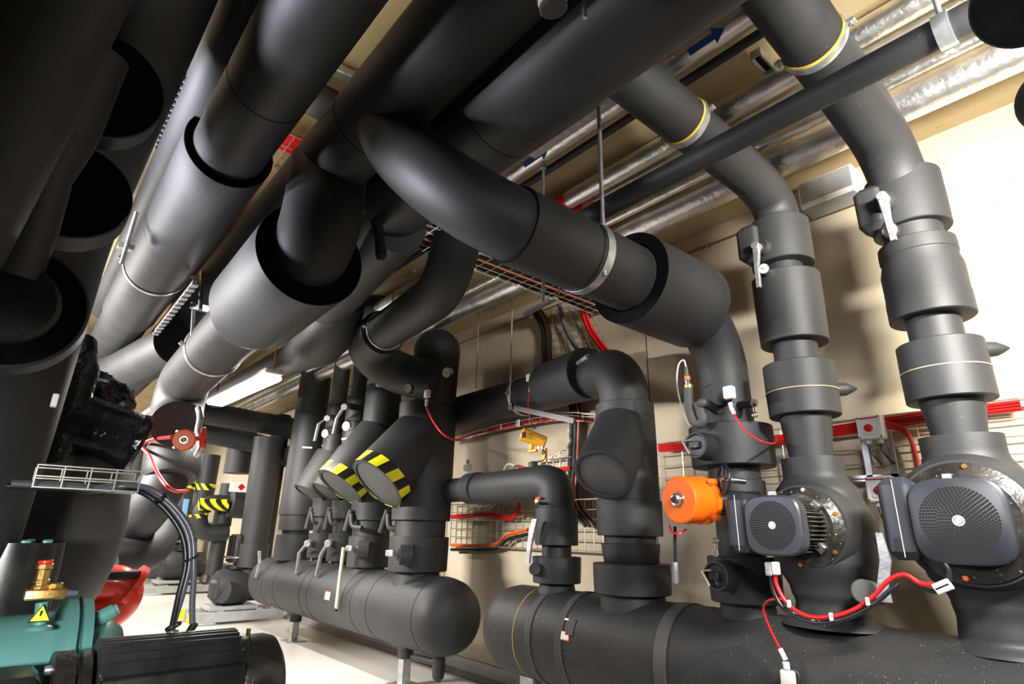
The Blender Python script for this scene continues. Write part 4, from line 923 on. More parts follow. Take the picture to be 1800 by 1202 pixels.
def floor_pump(cx_, cy_, sc, lab, beam_lab, px_hint=None):
    p = thing('floor_pump', lab, 'pump', (cx_, cy_, 0))
    MB().lathe((cx_, cy_ - .32 * sc, .44 * sc), (0, 1, 0), [(0, .14 * sc), (.02, .20 * sc), (.12 * sc, .24 * sc), (.36 * sc, .25 * sc), (.46 * sc, .20 * sc), (.62 * sc, .2 * sc)], 36).build('volute', 'foam', p)
    MB().box((cx_, cy_ - .18 * sc, .40 * sc), (.34 * sc, .36 * sc, .36 * sc), bev=.09 * sc).build('casing', 'foam', p)
    m_ = MB().mat('blackpaint').cyl((cx_, cy_ - .08 * sc, .66 * sc), (cx_, cy_ - .08 * sc, .72 * sc), .15 * sc).cyl((cx_, cy_ - .08 * sc, .74 * sc), (cx_, cy_ - .08 * sc, 1.12 * sc), .115 * sc)
    for k_ in range(16):
        an = 2 * math.pi * k_ / 16; m_.box((cx_ + .125 * sc * math.cos(an), cy_ - .08 * sc + .125 * sc * math.sin(an), .93 * sc), (.03 * sc, .008, .34 * sc), (math.cos(an), math.sin(an), 0))
    m_.mat('chrome').cyl((cx_, cy_ - .08 * sc, .80 * sc), (cx_, cy_ - .08 * sc, .83 * sc), .16 * sc)
    m_.build('motor', 'blackpaint', p)
    MB().box((cx_, cy_ - .08, .185 * sc), (.5 * sc, .62 * sc, .05), bev=.004).build('base_plate', 'frame', p)
    for dx in (-.26, .26):
        MB().box((cx_ + dx * sc, cy_, .09), (.09, 1.15 * sc, .12), bev=.006).build('base_beam', 'frame', p)
        MB().box((cx_ + dx * sc, cy_ - .60 * sc, .09), (.094, .06, .125)).build('hazard_end', 'yellow', p)
    MB().box((cx_, cy_ - .25 * sc, .13), (.52 * sc, .08, .08)).build('cross_beam', 'frame', p); MB().box((cx_, cy_ + .25 * sc, .13), (.52 * sc, .08, .08)).build('cross_beam', 'frame', p)
    return p
floor_pump(-9.05, 2.72, 1.0, 'near insulated floor pump on grey beams with yellow ends, left of the middle header', '')
floor_pump(-13.3, 2.90, 1.15, 'far insulated floor pump on grey beams with yellow ends, beside the grey tank', '')
# grey tank and pipes far left
tk = thing('buffer_tank', 'tall grey insulated tank standing far back at left', 'tank', (-15.4, 2.9, 0))
MB().lathe((-15.4, 2.85, .12), (0, 0, 1), [(0, .1), (.06, .4), (.2, .5), (.3, .52), (2.3, .52), (2.5, .4), (2.6, .1)], 48).build('shell', 'foam_pale', tk)
for an in (0, 120, 240): MB().cyl((-15.4 + .35 * math.cos(math.radians(an)), 2.85 + .35 * math.sin(math.radians(an)), 0), (-15.4 + .35 * math.cos(math.radians(an)), 2.85 + .35 * math.sin(math.radians(an)), .25), .04, 12).build('foot', 'frame', tk)
# far vertical pipes with hazard bands
def vpipe(px, y0_, y1_, Y, hw, lab, bands=(), key='foam', sleeves=(), x=None):
    a = P(px, y0_, y=Y); X_ = a.x if x is None else x
    t = thing('riser_pipe', lab, 'pipe', (X_, Y, 0)); z0, z1 = zat(X_, Y, y1_), zat(X_, Y, y0_); r_ = rw((X_, Y, (z0 + z1) / 2), (0, 0, 1), hw)
    MB().lathe((X_, Y, z0), (0, 0, 1), [(0, r_), (z1 - z0, r_)], 36).build('insulation', key, t)
    for (b0, b1_) in bands: MB().lathe((X_, Y, zat(X_, Y, b1_)), (0, 0, 1), [(0, r_), (0, r_ * 1.03), (zat(X_, Y, b0) - zat(X_, Y, b1_), r_ * 1.03), (zat(X_, Y, b0) - zat(X_, Y, b1_), r_)], 36, False).build('hazard_tape_band', 'hazard', t)
    for (b0, b1_, f_) in sleeves: MB().cyl((X_, Y, zat(X_, Y, b1_)), (X_, Y, zat(X_, Y, b0)), r_ * f_, 36).build('insulation_sleeve', key, t)
    return t
vpipe(371, 800, 900, 2.55, 18, 'grey riser with a yellow and black band left of the diamond sign', [(851, 862)])
vpipe(432, 740, 832, 2.75, 24, 'short black sleeved pipe hanging above the red diamond sign')
vpipe(402, 850, 1010, 2.6, 14, 'grey pipe rising out of the near floor pump casing', sleeves=[(880, 925, 1.2)])
vpipe(305, 880, 1000, 2.95, 15, 'far grey pipe with a hazard band above the far floor pump', [(936, 943)], sleeves=[(943, 962, 1.5)])
vpipe(335, 905, 1020, 3.0, 20, 'dark pipe standing right of the far floor pump')
vpipe(270, 730, 960, 2.4, 22, 'dark riser rising left of the far orange actuator')
vpipe(497, 730, 1000, 3.1, 16, 'dark riser between the near floor pump riser and the middle header')
vpipe(250, 770, 930, 2.0, 13, 'slim grey riser behind the end of the wire tray', key='foam_pale')
cu = thing('cross_pipe', 'grey horizontal U bend wrapped in yellow and black tape', 'pipe', P(370, 885, y=2.3))
Xc = P(370, 885, y=2.35).x
MB().tube(fillet([P(352, 920, x=Xc), P(346, 880, x=Xc), P(412, 884, x=Xc)], .2, 10), rw(P(375, 885, x=Xc), (0, 1, 0), 13), 32).build('insulation', 'foam', cu)
MB().tube(fillet([P(347, 905, x=Xc), P(352, 938, x=Xc), P(400, 935, x=Xc)], .2, 10), rw(P(375, 885, x=Xc), (0, 1, 0), 15), 32).build('insulation', 'foam', cu)
MB().tube([P(350, 886, x=Xc + .16), P(400, 888, x=Xc + .16)], .085, 24).build('hazard_tape_band', 'hazard', cu)
MB().tube([P(349, 903, x=Xc), P(349, 910, x=Xc)], rw(P(375, 885, x=Xc), (0, 1, 0), 15.6), 24).build('hazard_tape_band', 'hazard', cu)
dg = thing('mixing_valve', 'round black valve body with a white sign and red diamond on top', 'valve', P(425, 880, y=2.4)); Xd = Xc + .1
MB().cyl(P(404, 884, x=Xd), P(440, 888, x=Xd), rw(P(420, 885, x=Xd), (0, 1, 0), 25), 36).build('body', 'foam', dg)
pc = P(424, 856, x=Xd + .2); MB().box(pc, (.02, .33, .15), (1, 0, 0)).build('sign_plate', 'label', dg)
MB().box(pc + V((.013, 0, 0)), (.004, .075, .075), (1, 0, 0), (0, 1, 1)).build('red_diamond', 'red', dg)
bb = thing('terminal_box', 'pale blue square box on a far pipe beside the cable arc', 'box', P(323, 892, y=2.3)); MB().box(P(322, 893, y=2.3), (.16, .12, .30), bev=.01).build('housing', 'bluebox', bb)
hb = tag(MB().box(P(345, 840, y=2.4), (.1, .34, .36), (1, .3, 0), bev=.02).build('wrapped_valve', 'hazard'), 'valve wrapped in black and yellow tape left of the diamond sign', 'valve')
fa = thing('wall_pipe', 'black pipe low behind the near floor pump', 'pipe', P(460, 1000, y=3.2)); MB().tube([P(330, 985, y=3.25), P(480, 1010, y=3.25)], .06, 20).build('insulation', 'foam', fa)

# ---------------------------------------------------------------- wall things
cd_ = thing('wall_conduit', 'thin brown conduit with clips high on the concrete wall', 'conduit', (-2, WY - .02, 3.185))
MB().tube([(-14, WY - .015, 3.175), (-1.62, WY - .015, 3.19)], .008, 8).build('tube', 'copper', cd_)
for px in (1178, 1241, 1396, 822, 889): 
    c_ = P(px, 400, y=WY - .015); MB().box((c_.x, WY - .015, 3.19), (.02, .03, .034), bev=.002).build('clip', 'alu', cd_)
MB().tube(spline([P(1492, 262, y=WY - .05), P(1470, 275, y=WY - .04), P(1455, 292, y=WY - .03), P(1454, 306, y=WY - .06)], 6), .007, 8).build('drop_cable', 'copper', cd_)
eb = thing('ceiling_box', 'pale grey rectangular light box fixed high on the wall between the right risers', 'box', P(1460, 335, y=3.3))
pc = P(1461, 338, y=3.30); MB().box(pc, (.30, .17, .17), bev=.006).build('housing', 'white', eb)
MB().box(pc + V((0, 0, -.086)), (.28, .15, .004)).build('lens', 'frame', eb); MB().box(pc + V((0, -.086, 0.01)), (.28, .004, .13)).build('front_lens', 'frame', eb)
def meshgrid(par_name, lab, corners, nx, nz, Y=WY - .06, r_=.0045, cat='cable tray', shift=None):
    """wire mesh panel on the wall: corners as wall rectangle x0,x1,z0,z1"""
    x0_, x1_, z0_, z1_ = corners; m_ = MB()
    for i in range(nx + 1): x_ = x0_ + (x1_ - x0_) * i / nx; m_.tube([(x_, Y, z0_), (x_, Y, z1_)], r_, 5)
    for i in range(nz + 1): z_ = z0_ + (z1_ - z0_) * i / nz; m_.tube([(x0_, Y, z_), (x1_, Y, z_)], r_, 5)
    for sg in (z0_, z1_):
        for i in range(nx + 1): x_ = x0_ + (x1_ - x0_) * i / nx; m_.tube([(x_, Y, sg), (x_, Y - .035, sg)], r_, 5)
        m_.tube([(x0_, Y - .035, sg), (x1_, Y - .035, sg)], r_, 5)
    return tag(m_.build('wire_tray', 'wire'), lab, cat)
za, zb = P(1480, 742, y=3.39).z, P(1480, 845, y=3.39).z
meshgrid('', 'wire mesh tray on the wall behind the two motor pumps, carrying red cables', (P(1150, 780, y=3.39).x, 1.4, zb, za), 17, 4)
za2, zb2 = P(850, 885, y=3.39).z, P(850, 960, y=3.39).z
meshgrid('', 'wire mesh panel on the wall behind the slim riser', (P(795, 900, y=3.39).x, P(1060, 900, y=3.39).x, zb2, za2), 22, 5)
meshgrid('', 'small wire mesh panel on the wall between the slim riser elbow and the black cables', (P(940, 815, y=3.39).x, P(1010, 815, y=3.39).x, P(940, 870, y=3.39).z, P(940, 812, y=3.39).z), 6, 4)
def bundlerun(name, lab, pts_, key, n_, r_=.006, spread=.014, cat='cable', stack=1):
    t = thing(name, lab, cat, pts_[0])
    for i in range(n_):
        o_ = V((0, -.010 - .012 * (i % 2), spread * (i // stack) - spread * n_ / (2 * stack)))
        q_ = [V(p) + o_ for p in pts_]
        MB().tube(spline(q_, 5), r_, 8).build('cable', key if isinstance(key, str) else key[i % len(key)], t)
    return t
yw = 3.375
bundlerun('cable_bundle', 'thick red cable bundle on the wall tray behind the motor pumps', [P(1160, 787, y=yw), P(1340, 776, y=yw), P(1500, 752, y=yw), P(1700, 722, y=yw), P(1795, 710, y=yw)], 'red', 8, .0050, .0066)
bundlerun('cable_bundle', 'red cables bending down the tray right of the switch box', [P(1560, 745, y=yw - .02), P(1592, 757, y=yw - .02), P(1608, 785, y=yw - .02), P(1615, 820, y=yw - .02), P(1622, 848, y=yw - .02)], 'red', 4, .008, .008)
m = thing('cable_bundle', 'red cable bundle in the narrow tray above the yellow sensor', 'cable', P(920, 750, y=3.3))
tp = [P(790, 776, y=3.33), P(860, 757, y=3.33), P(935, 742, y=3.33), P(990, 736, y=3.33), P(1050, 740, y=3.33)]
for i in range(3): MB().tube(spline([p + V((0, .012 * i, .006 * (i % 2))) for p in tp], 6), .009, 8).build('cable', 'red', m)
t_ = thing('wire_tray', 'narrow wire tray with upright hoops above the yellow sensor', 'cable tray', P(920, 750, y=3.3))
m = MB(); sp = spline(tp, 6)
for dz, dy in ((-.012, 0), (.05, -.03), (.025, -.03), (.05, .05)): m.tube([p + V((0, dy, dz)) for p in sp], .003, 6)
for p in sp[::2]: m.tube([p + V((0, .05, .05)), p + V((0, .05, -.012)), p + V((0, -.03, -.012)), p + V((0, -.03, .05))], .003, 6)
m.build('mesh', 'wire', t_)
MB().box(P(911, 742, y=3.30), (.05, .01, .09), bev=.002).build('splice_plate', 'zinc', t_)
bundlerun('cable_bundle', 'dark red cable bundle low on the wall left of the slim riser', [P(795, 908, y=yw), P(860, 904, y=yw), P(895, 910, y=yw), P(912, 900, y=yw), P(915, 872, y=yw)], 'red', 4, .008, .008)
bundlerun('cable_bundle', 'dark red cables crossing the wall behind the slim riser elbow', [P(915, 822, y=yw), P(960, 825, y=yw), P(1005, 822, y=yw)], 'red', 3, .008, .008)
bundlerun('cable_bundle', 'orange cables dipping along the wall below the mesh panel', [P(795, 957, y=yw), P(868, 957, y=yw), P(892, 940, y=yw), P(930, 930, y=yw)], 'cable_o', 3, .007, .008)
bundlerun('cable_bundle', 'black cables under the orange ones below the mesh panel', [P(795, 965, y=yw), P(868, 964, y=yw), P(896, 946, y=yw), P(930, 938, y=yw)], 'blackcable', 3, .007, .008)
def vbundle(lab, pts_, keys, spread=.02, r_=.011, y_off=0):
    t = thing('cable_bundle', lab, 'cable', pts_[0])
    for i, kk in enumerate(keys):
        MB().tube(spline([V(p) + V(((i - len(keys) / 2) * spread, -.01 * (i % 2), 0)) for p in pts_], 6), r_, 8).build('cable', kk, t)
    return t
vbundle('black and orange cables falling down the wall behind the strainer column', [P(945, 545, y=3.3), P(962, 580, y=3.38), P(968, 650, y=3.38), P(1010, 700, y=3.38), P(1012, 800, y=3.38), P(1010, 880, y=3.38), P(1040, 925, y=3.38)], ['blackcable'] * 4 + ['cable_o', 'blackcable'], .022, .012)
vbundle('dark red cables curving down the wall under the wide sleeve', [P(1025, 540, y=3.3), P(1040, 580, y=3.38), P(1065, 615, y=3.38), P(1095, 640, y=3.38)], ['red'] * 4, .018, .012)
vbundle('dark grey cable strip curving down the wall between black and red cables', [P(985, 535, y=3.3), P(995, 575, y=3.38), P(1015, 610, y=3.38), P(1045, 630, y=3.38)], ['greycable'] * 2, .02, .014)
# ladder tray curving down the wall
t_ = thing('wire_tray', 'curved wire ladder tray descending the wall under the widest sleeve', 'cable tray', P(1000, 600, y=3.4)); m = MB()
for pxa, pxb in (((940, 545), (950, 700)), ((1075, 560), (1110, 650))): pass
for i in range(12):
    a = P(945 + i * 2, 548 + i * 13, y=3.40); b = P(1030 + i * 6, 535 + i * 12, y=3.40); m.tube([a, b], .003, 5)
for s0_ in range(9):
    f_ = s0_ / 8; m.tube([P(945 + f_ * 85, 548 - f_ * 13, y=3.40), P(967 + f_ * 129, 691 - f_ * 24, y=3.40)], .003, 5)
m.build('mesh', 'wire', t_)
# overhead mesh tray crossing above the bend pipe
t_ = thing('wire_tray', 'overhead wire mesh tray with cables crossing behind the central elbow', 'cable tray', P(830, 480, z=2.95))
zt_ = 2.93; xa_, xb_ = P(712, 430, z=zt_).x, P(712, 430, z=zt_).x + .42; yA, yB = .9, 3.36; xb_ = xa_ + .46
m = MB()
for i in range(7): x_ = xa_ + (xb_ - xa_) * i / 6; m.tube([(x_, yA, zt_), (x_, yB, zt_)], .003, 5)
yy_ = yA
while yy_ < yB: m.tube([(xa_, yy_, zt_ + .05), (xa_, yy_, zt_), (xb_, yy_, zt_), (xb_, yy_, zt_ + .05)], .003, 5); yy_ += .10
m.tube([(xa_, yA, zt_ + .05), (xa_, yB, zt_ + .05)], .003, 5); m.tube([(xb_, yA, zt_ + .05), (xb_, yB, zt_ + .05)], .003, 5)
m.build('mesh', 'wire', t_)
cb = thing('cable_bundle', 'black and orange cables lying in the overhead mesh tray', 'cable', (xa_, 2, zt_))
for i, kk in enumerate(['blackcable', 'blackcable', 'blackcable', 'cable_o', 'blackcable', None, 'greycable', 'greycable', None, 'cable_o', 'red', None]):
    if kk: MB().tube([(xa_ + .02 + i * .036, yA, zt_ + .018), (xa_ + .02 + i * .036, yB, zt_ + .018)], .013, 8).build('cable', kk, cb)
m = MB().box((P(985, 520, z=zt_ - .02) + P(915, 556, z=zt_ - .02)) / 2, (.42, .04, .025), P(985, 520, z=zt_ - .02) - P(915, 556, z=zt_ - .02)); tag(m.build('support_channel', 'zinc'), 'steel strut under the wall end of the overhead mesh tray', 'bracket')
# overhead tray with red cables at upper left gap
t_ = thing('wire_tray', 'bit of wire tray with red cables in the gap between the upper left pipes', 'cable tray', P(515, 260, z=3.2)); m = MB()
pA, pB = P(505, 228, z=3.22), P(555, 248, z=3.22)
Xr = pA.x
for i in range(4): m.tube([(Xr - .12 * i, .3, 3.20), (Xr - .12 * i, 1.0, 3.20)], .004, 5)
for i in range(8): m.tube([(Xr + .0, .4 + i * .07, 3.20), (Xr - .36, .4 + i * .07, 3.20)], .004, 5)
m.build('mesh', 'wire', t_)
cb = thing('cable_bundle', 'dark red cables on the tray in the upper left gap', 'cable', (Xr, .6, 3.22))
for i in range(7): MB().tube([(Xr - .02 - .025 * i, .3, 3.215), (Xr - .02 - .025 * i, 1.0, 3.215)], .011, 8).build('cable', 'red', cb)

# isolator switches
def switch(px, py, lab, Y=3.30, s_=.115):
    c_ = P(px, py, y=Y); t = thing('isolator_switch', lab, 'switch', c_)
    MB().box(c_, (s_, .07, s_ * 1.05), bev=.006).build('housing', 'white', t)
    MB().box(c_ + V((0, -.037, s_ * .40)), (s_ * .76, .003, s_ * .055)).build('red_bar', 'red', t)
    MB().box(c_ + V((0.0, -.038, -.008)), (s_ * .56, .006, s_ * .56), bev=.0025).build('yellow_plate', 'white', t)
    MB().cyl(c_ + V((0, -.038, -.006)), c_ + V((0, -.052, -.006)), s_ * .17, 24).build('rotary_knob', 'red', t)
    MB().box(c_ + V((0, -.056, -.006)), (s_ * .3, .014, s_ * .08), (1, 0, -.5), bev=.002).build('knob_grip', 'red', t)
    for a in (-1, 1):
        for b in (-1, 1): MB().cyl(c_ + V((a * s_ * .42, -.034, b * s_ * .44)), c_ + V((a * s_ * .42, -.037, b * s_ * .44)), .004, 8, 0).build('screw', 'blackpaint', t)
    for a in (-.22, .24):
        MB().cyl(c_ + V((a * s_, 0, -s_ * .5)), c_ + V((a * s_, 0, -s_ * .72)), .016, 14).build('gland', 'cream', t)
        MB().tube(spline([c_ + V((a * s_, 0, -s_ * .7)), c_ + V((a * s_ + .01, 0, -s_ * 1.15)), c_ + V((a * s_ + .04, .02, -s_ * 1.6))], 5), .007, 8).build('cable', 'blackcable', t)
    return t
switch(1532, 752, 'white isolator switch with a red knob on the wall tray between the motor pumps')
switch(1550, 860, 'lower white isolator switch half hidden behind the larger motor terminal box', Y=3.22)
t_ = thing('mounting_frame', 'pair of pale steel struts carrying the two isolator switches', 'frame', P(1550, 800, y=3.34))
for px in (1522, 1566): a = P(px, 790, y=3.36); MB().box((a.x, 3.36, (P(px, 745, y=3.36).z + P(px, 860, y=3.36).z) / 2), (.03, .02, P(px, 735, y=3.36).z - P(px, 860, y=3.36).z)).build('strut', 'alu', t_)
MB().box(P(1575, 838, y=3.36), (.62, .02, .03)).build('slotted_rail', 'zinc', t_)
MB().box(P(1550, 860, y=3.22) + V((0, .09, 0)), (.05, .12, .05)).build('spacer', 'zinc', t_)

# yellow gas sensor on its bracket
g = thing('gas_detector', 'yellow orange gas detector head on a bracket above the slim riser elbow', 'detector', P(935, 775, y=3.1))
ga, gb = P(916, 762, y=3.0), P(957, 778, y=3.15); gd = (gb - ga).normalized()
MB().lathe(ga, gd, [(0, .045), (.008, .052), ((gb - ga).length, .052), ((gb - ga).length + .01, .04)], 24).build('housing', 'amber', g)
MB().box(P(921, 764, y=2.965), (.04, .004, .045), (1, .1, 0)).build('window', 'hole', g)
MB().cyl(P(935, 780, y=3.08), P(934, 790, y=3.08), .022, 14).build('stem', 'amber', g)
MB().box(P(937, 792, y=3.1), (.09, .03, .025), bev=.004).build('bracket_arm', 'amber', g)
MB().box(P(957, 800, y=3.2), (.05, .02, .11), bev=.004).build('bracket_plate', 'amber', g)
for px in (947, 953): MB().cyl(P(px, 784, y=3.1), P(px, 790, y=3.1), .012, 8).build('gland', 'chrome', g)
MB().tube(spline([P(950, 788, y=3.1), P(958, 795, y=3.12), P(956, 808, y=3.12), P(946, 812, y=3.12)], 6), .006, 8).build('cable', 'blackcable', g)
# loop of pale hose at the wall
cw = [P(905, 818, y=3.36), P(893, 816, y=3.36), P(885, 830, y=3.36), P(880, 870, y=3.36), P(862, 893, y=3.36), P(835, 898, y=3.36), P(815, 888, y=3.36)]
tag(MB().tube(spline(cw, 8), .009, 10).build('hose_loop', 'cream'), 'coil of pale hose on the wall behind the capped flange', 'hose')
ch = thing('chain', 'slack steel chain on the wall left of the falling cables', 'chain', P(985, 795, y=3.35)); pts = spline([P(930, 815, y=3.36), P(962, 808, y=3.36), P(985, 797, y=3.36), P(1003, 778, y=3.36), P(1000, 755, y=3.36)], 3)
m = MB()
for i in range(len(pts) - 1):
    c_ = (pts[i] + pts[i + 1]) / 2; d_ = (pts[i + 1] - pts[i]); l_ = d_.length * .62; d_.normalize(); s_ = d_.cross(V((0, 1, 0))).normalized() if i % 2 else V((0, 1, 0))
    m.tube([c_ + d_ * l_ * math.cos(t) + s_ * .012 * math.sin(t) for t in [2 * math.pi * k / 12 for k in range(12)]], .003, 5, closed=True)
m.build('links', 'wire', ch)

# ---------------------------------------------------------------- red tank etc. left: chiller group
ve = thing('chiller_vessel', 'large black banded vessel with a pale domed end at lower left', 'vessel', (-4.2, -.3, 1.0))
XVs = -4.3; ec = P(185, 925, x=XVs); R_ = .60; zc_ = ec.z + .0; ye_ = P(203, 925, x=XVs).y
MB().lathe((XVs, ye_ - 2.4, zc_), (0, 1, 0), [(0, R_), (2.12, R_)], 64).build('shell', 'foam', ve)
MB().lathe((XVs, ye_ - .28, zc_), (0, 1, 0), [(0, R_ * 1.0), (.06, R_ * .985), (.13, R_ * .93), (.20, R_ * .82), (.26, R_ * .64), (.30, R_ * .42), (.32, R_ * .2), (.325, .01)], 64).build('domed_end', 'foam_pale', ve)
for k_, (yy, ww) in enumerate(((ye_ - .75, .16), (ye_ - .45, .14))): MB().lathe((XVs, yy, zc_), (0, 1, 0), [(0, R_), (0, R_ + .012), (ww, R_ + .012), (ww, R_)], 64, False).build('wrap_band', 'motor', ve)
for dy in (-1.6, -.4): MB().box((XVs, ye_ + dy, zc_ / 2 - .2), (.7, .12, max(.1, zc_ - .4)), bev=.01).build('saddle', 'blackpaint', ve)
# film wrapped pipes over the vessel
fw = thing('film_wrapped_pipe', 'black plastic film wrapped pipe stub poking out of the left stack', 'pipe', P(190, 770, x=-4.0))
a, b = P(120, 740, x=-3.9), P(236, 778, x=-3.9)
MB().tube([a, (a + b) / 2, b], [.17, .165, .16], 40).build('wrapped_pipe', 'film', fw)
m = MB(); m.lathe(b - (b - a).normalized() * .02, b - a, [(0, .162), (.03, .17), (.05, .16), (.05, .13)], 40); m.build('torn_film_edge', 'film', fw)
fb = thing('film_wrapped_bundle', 'crumpled shiny black film bundle above the wrapped pipe stub', 'wrapping', P(190, 700, x=-4.0)); m = MB()
pts = [P(150, 690, x=-4.1), P(185, 698, x=-4.1), P(215, 706, x=-4.1), P(238, 716, x=-4.1)]; sp = spline(pts, 6); R = []
ax_ = (sp[-1] - sp[0]).normalized(); a, b = frame(ax_)
for i, p_ in enumerate(sp):
    f_ = 1 - .85 * (i / (len(sp) - 1)) ** 2; R.append([p_ + (a * math.cos(t) + b * math.sin(t)) * .13 * f_ * (1 + .14 * math.sin(5 * t + i * .5) + .05 * random.uniform(-1, 1)) for t in [2 * math.pi * k / 22 for k in range(22)]])
m.rings(R); m.build('film', 'film', fb)
# wire basket tray at left with cables
bt = thing('wire_tray', 'short wire basket tray at left holding dark cables', 'cable tray', P(160, 840, x=-2.6)); Xt = -2.55
cr = {}
m = MB()
def BP(px, py, dx=0): return P(px, py, x=Xt + dx)
y0b, y1b = BP(58, 850).y, BP(245, 850).y; zb_, zt2 = BP(150, 860).z, BP(150, 822).z
for dx in (0, -.14):
    for z_ in (zb_, (zb_ + zt2) / 2, zt2): m.tube([(Xt + dx, y0b, z_), (Xt + dx, y1b, z_)], .003, 6)
for k_ in range(5):
    y_ = y0b + (y1b - y0b) * k_ / 4
    if k_ in (1, 3): y_ += 0
    m.tube([(Xt, y_, zt2), (Xt, y_, zb_), (Xt - .14, y_, zb_), (Xt - .14, y_, zt2)], .003, 6)
m.build('basket', 'wire', bt)
kb = thing('motor_cable', 'dark grey cable pair arching from the wire basket down to the finned black motor', 'cable', BP(245, 850, -.05))
c1p = [BP(20, 848, -.06), BP(120, 852, -.06), BP(170, 857, -.06), BP(222, 851, -.05), BP(262, 862, 0), BP(300, 892, .03), BP(328, 935, .05), BP(334, 985, .06), BP(322, 1040, .06), BP(307, 1090, .05), BP(300, 1120, .05)]
c2p = [BP(20, 850, -.05), BP(120, 855, -.05), BP(170, 860, -.05), BP(222, 854, -.04), BP(266, 860, .02), BP(308, 892, .05), BP(337, 938, .07), BP(341, 1000, .08), BP(338, 1060, .08), BP(338, 1095, .08)]
MB().tube(spline(c1p, 8), .0105, 12).build('cable', 'greycable', kb); MB().tube(spline(c2p, 8), .0105, 12).build('cable', 'greycable', kb)
MB().tube(spline([p + V((0, -.012, -.012)) for p in c1p[:9]] + [BP(303, 1100, .05)], 8), .0105, 12).build('cable', 'blackcable', kb)
for (x_, y_, d_) in ((282, 872, .05), (337, 977, .07), (306, 1097, .06)): 
    q = BP(x_, y_, d_); tt = MB(); tt.lathe(q - V((0, .003, .003)), (0, .5, -1) if y_ > 900 else (0, 1, -.8), [(0, .024), (0, .027), (.008, .027), (.008, .024)], 16, False); tt.build('cable_tie', 'blackcable', kb)
MB().lathe(BP(300, 1128, .05), (0, 0, 1), [(0, .03), (.01, .03), (.012, .022), (.035, .02), (.04, .014)], 20).build('gland', 'zinc', kb)
MB().tube(spline([BP(296, 1134, .05), BP(318, 1134, .06), BP(330, 1115, .07), BP(343, 1095, .08)], 6), .013, 10).build('cable_guide', 'blackpaint', kb)

# black finned motor at the bottom left edge (shaft toward the left)
Xm = -2.32
mt = thing('electric_motor', 'glossy black finned electric motor with cooling ribs at the bottom left edge', 'motor', (Xm, .4, .55))
ptop = P(300, 1130, x=Xm); rm = .165; zm = ptop.z - rm
yl, yr_ = P(172, 1140, x=Xm).y, P(412, 1120, x=Xm).y; yc = P(492, 1120, x=Xm + .1).y
m = MB().mat('blackpaint').lathe((Xm, yl, zm), (0, 1, 0), [(0, rm * .80), (yr_ - yl, rm * .80)], 48)
for k_ in range(-5, 6):
    x_ = Xm + .024 * k_; h_ = math.sqrt(max(.001, rm ** 2 - (x_ - Xm) ** 2)); m.box((x_, (yl + yr_) / 2, zm + h_ / 2 + .03), (.008, yr_ - yl, h_ + .0))
m.box((Xm + .155, (yl + yr_) / 2, zm - .01), (.05, (yr_ - yl) * .98, .24), bev=.004)
m.box((Xm + .20, (yl + yr_) / 2 - .04, zm - .06), (.05, .05, .06), bev=.004)
for k_ in range(5): m.box((Xm + .17, (yl + yr_) / 2, zm - .1 + k_ * -.02), (.09, yr_ - yl, .006))
m.build('finned_body', 'blackpaint', mt)
MB().lathe((Xm, yr_, zm), (0, 1, 0), [(0, rm * 1.02), (.012, rm * 1.06), (.03, rm * 1.06), (.032, rm * 1.0)], 48).build('end_ring', 'casting', mt)
MB().lathe((Xm, yr_ + .03, zm), (0, 1, 0), [(0, rm * 1.03), (yc - yr_ - .05, rm * 1.03), (yc - yr_ - .02, rm * .98), (yc - yr_, rm * .8)], 48).build('fan_hood', 'blackpaint', mt)
MB().box((Xm + .20, yr_ - .05, zm + .0), (.07, .07, .035), bev=.004).build('lifting_lug', 'casting', mt)
MB().cyl((Xm, yr_ + .045, zm + rm * 1.03), (Xm, yr_ + .045, zm + rm * 1.03 + .02), .008, 6).build('bolt', 'brass', mt)
MB().lathe((Xm, yl - .02, zm), (0, 1, 0), [(0, rm * .5), (.02, rm * .8)], 32).build('drive_end', 'casting', mt)
MB().cyl((Xm - .02, yl - .12, zm + rm * .72), (Xm - .02, yl, zm + rm * .72), .013, 14).build('spacer_bolt', 'zinc', mt)
for dy in (.06, .30): MB().box((Xm, yl + dy, (zm - rm) / 2 + .01), (.36, .06, zm - rm + .06), bev=.01).build('foot', 'blackpaint', mt)
ypl = P(118, 1150, x=Xm).y
MB().lathe((Xm, ypl - .03, zm), (0, 1, 0), [(0, rm * 1.02), (.05, rm * 1.02), (.055, rm * .9), (.065, rm * .9), (.066, rm * 1.0), (.09, rm * 1.0)], 48).build('coupling_flange', 'casting', mt)
MB().box((Xm + .02, ypl - .33, zm + .06), (.22, .55, .14), bev=.02).build('gear_housing', 'blackpaint', mt)
# teal compressor behind it
tc_ = thing('compressor', 'teal painted compressor barrel with bolted flange at bottom left', 'machine', (-2.9, 0, .6))
Xq = -2.85; zt3_ = P(75, 1078, x=Xq).z; rq = .30; zq = zt3_ - rq; yf1 = P(150, 1090, x=Xq).y
MB().lathe((Xq, yf1 - 1.3, zq), (0, 1, 0), [(0, rq * .97), (1.16, rq), (1.2, rq * 1.02), (1.23, rq * 1.14)], 56).build('barrel', 'teal', tc_)
MB().lathe((Xq, yf1 - .07, zq), (0, 1, 0), [(0, rq * 1.1), (0, rq * 1.17), (.03, rq * 1.17), (.033, rq * 1.08), (.043, rq * 1.08), (.045, rq * 1.17), (.075, rq * 1.17), (.08, rq * .9)], 56).build('bolted_flange', 'teal', tc_)
MB().lathe((Xq, yf1, zq), (0, 1, 0), [(0, rq * .98), (.06, rq * .95), (.12, rq * .8), (.15, rq * .5), (.16, .01)], 48).build('end_cover', 'teal', tc_)
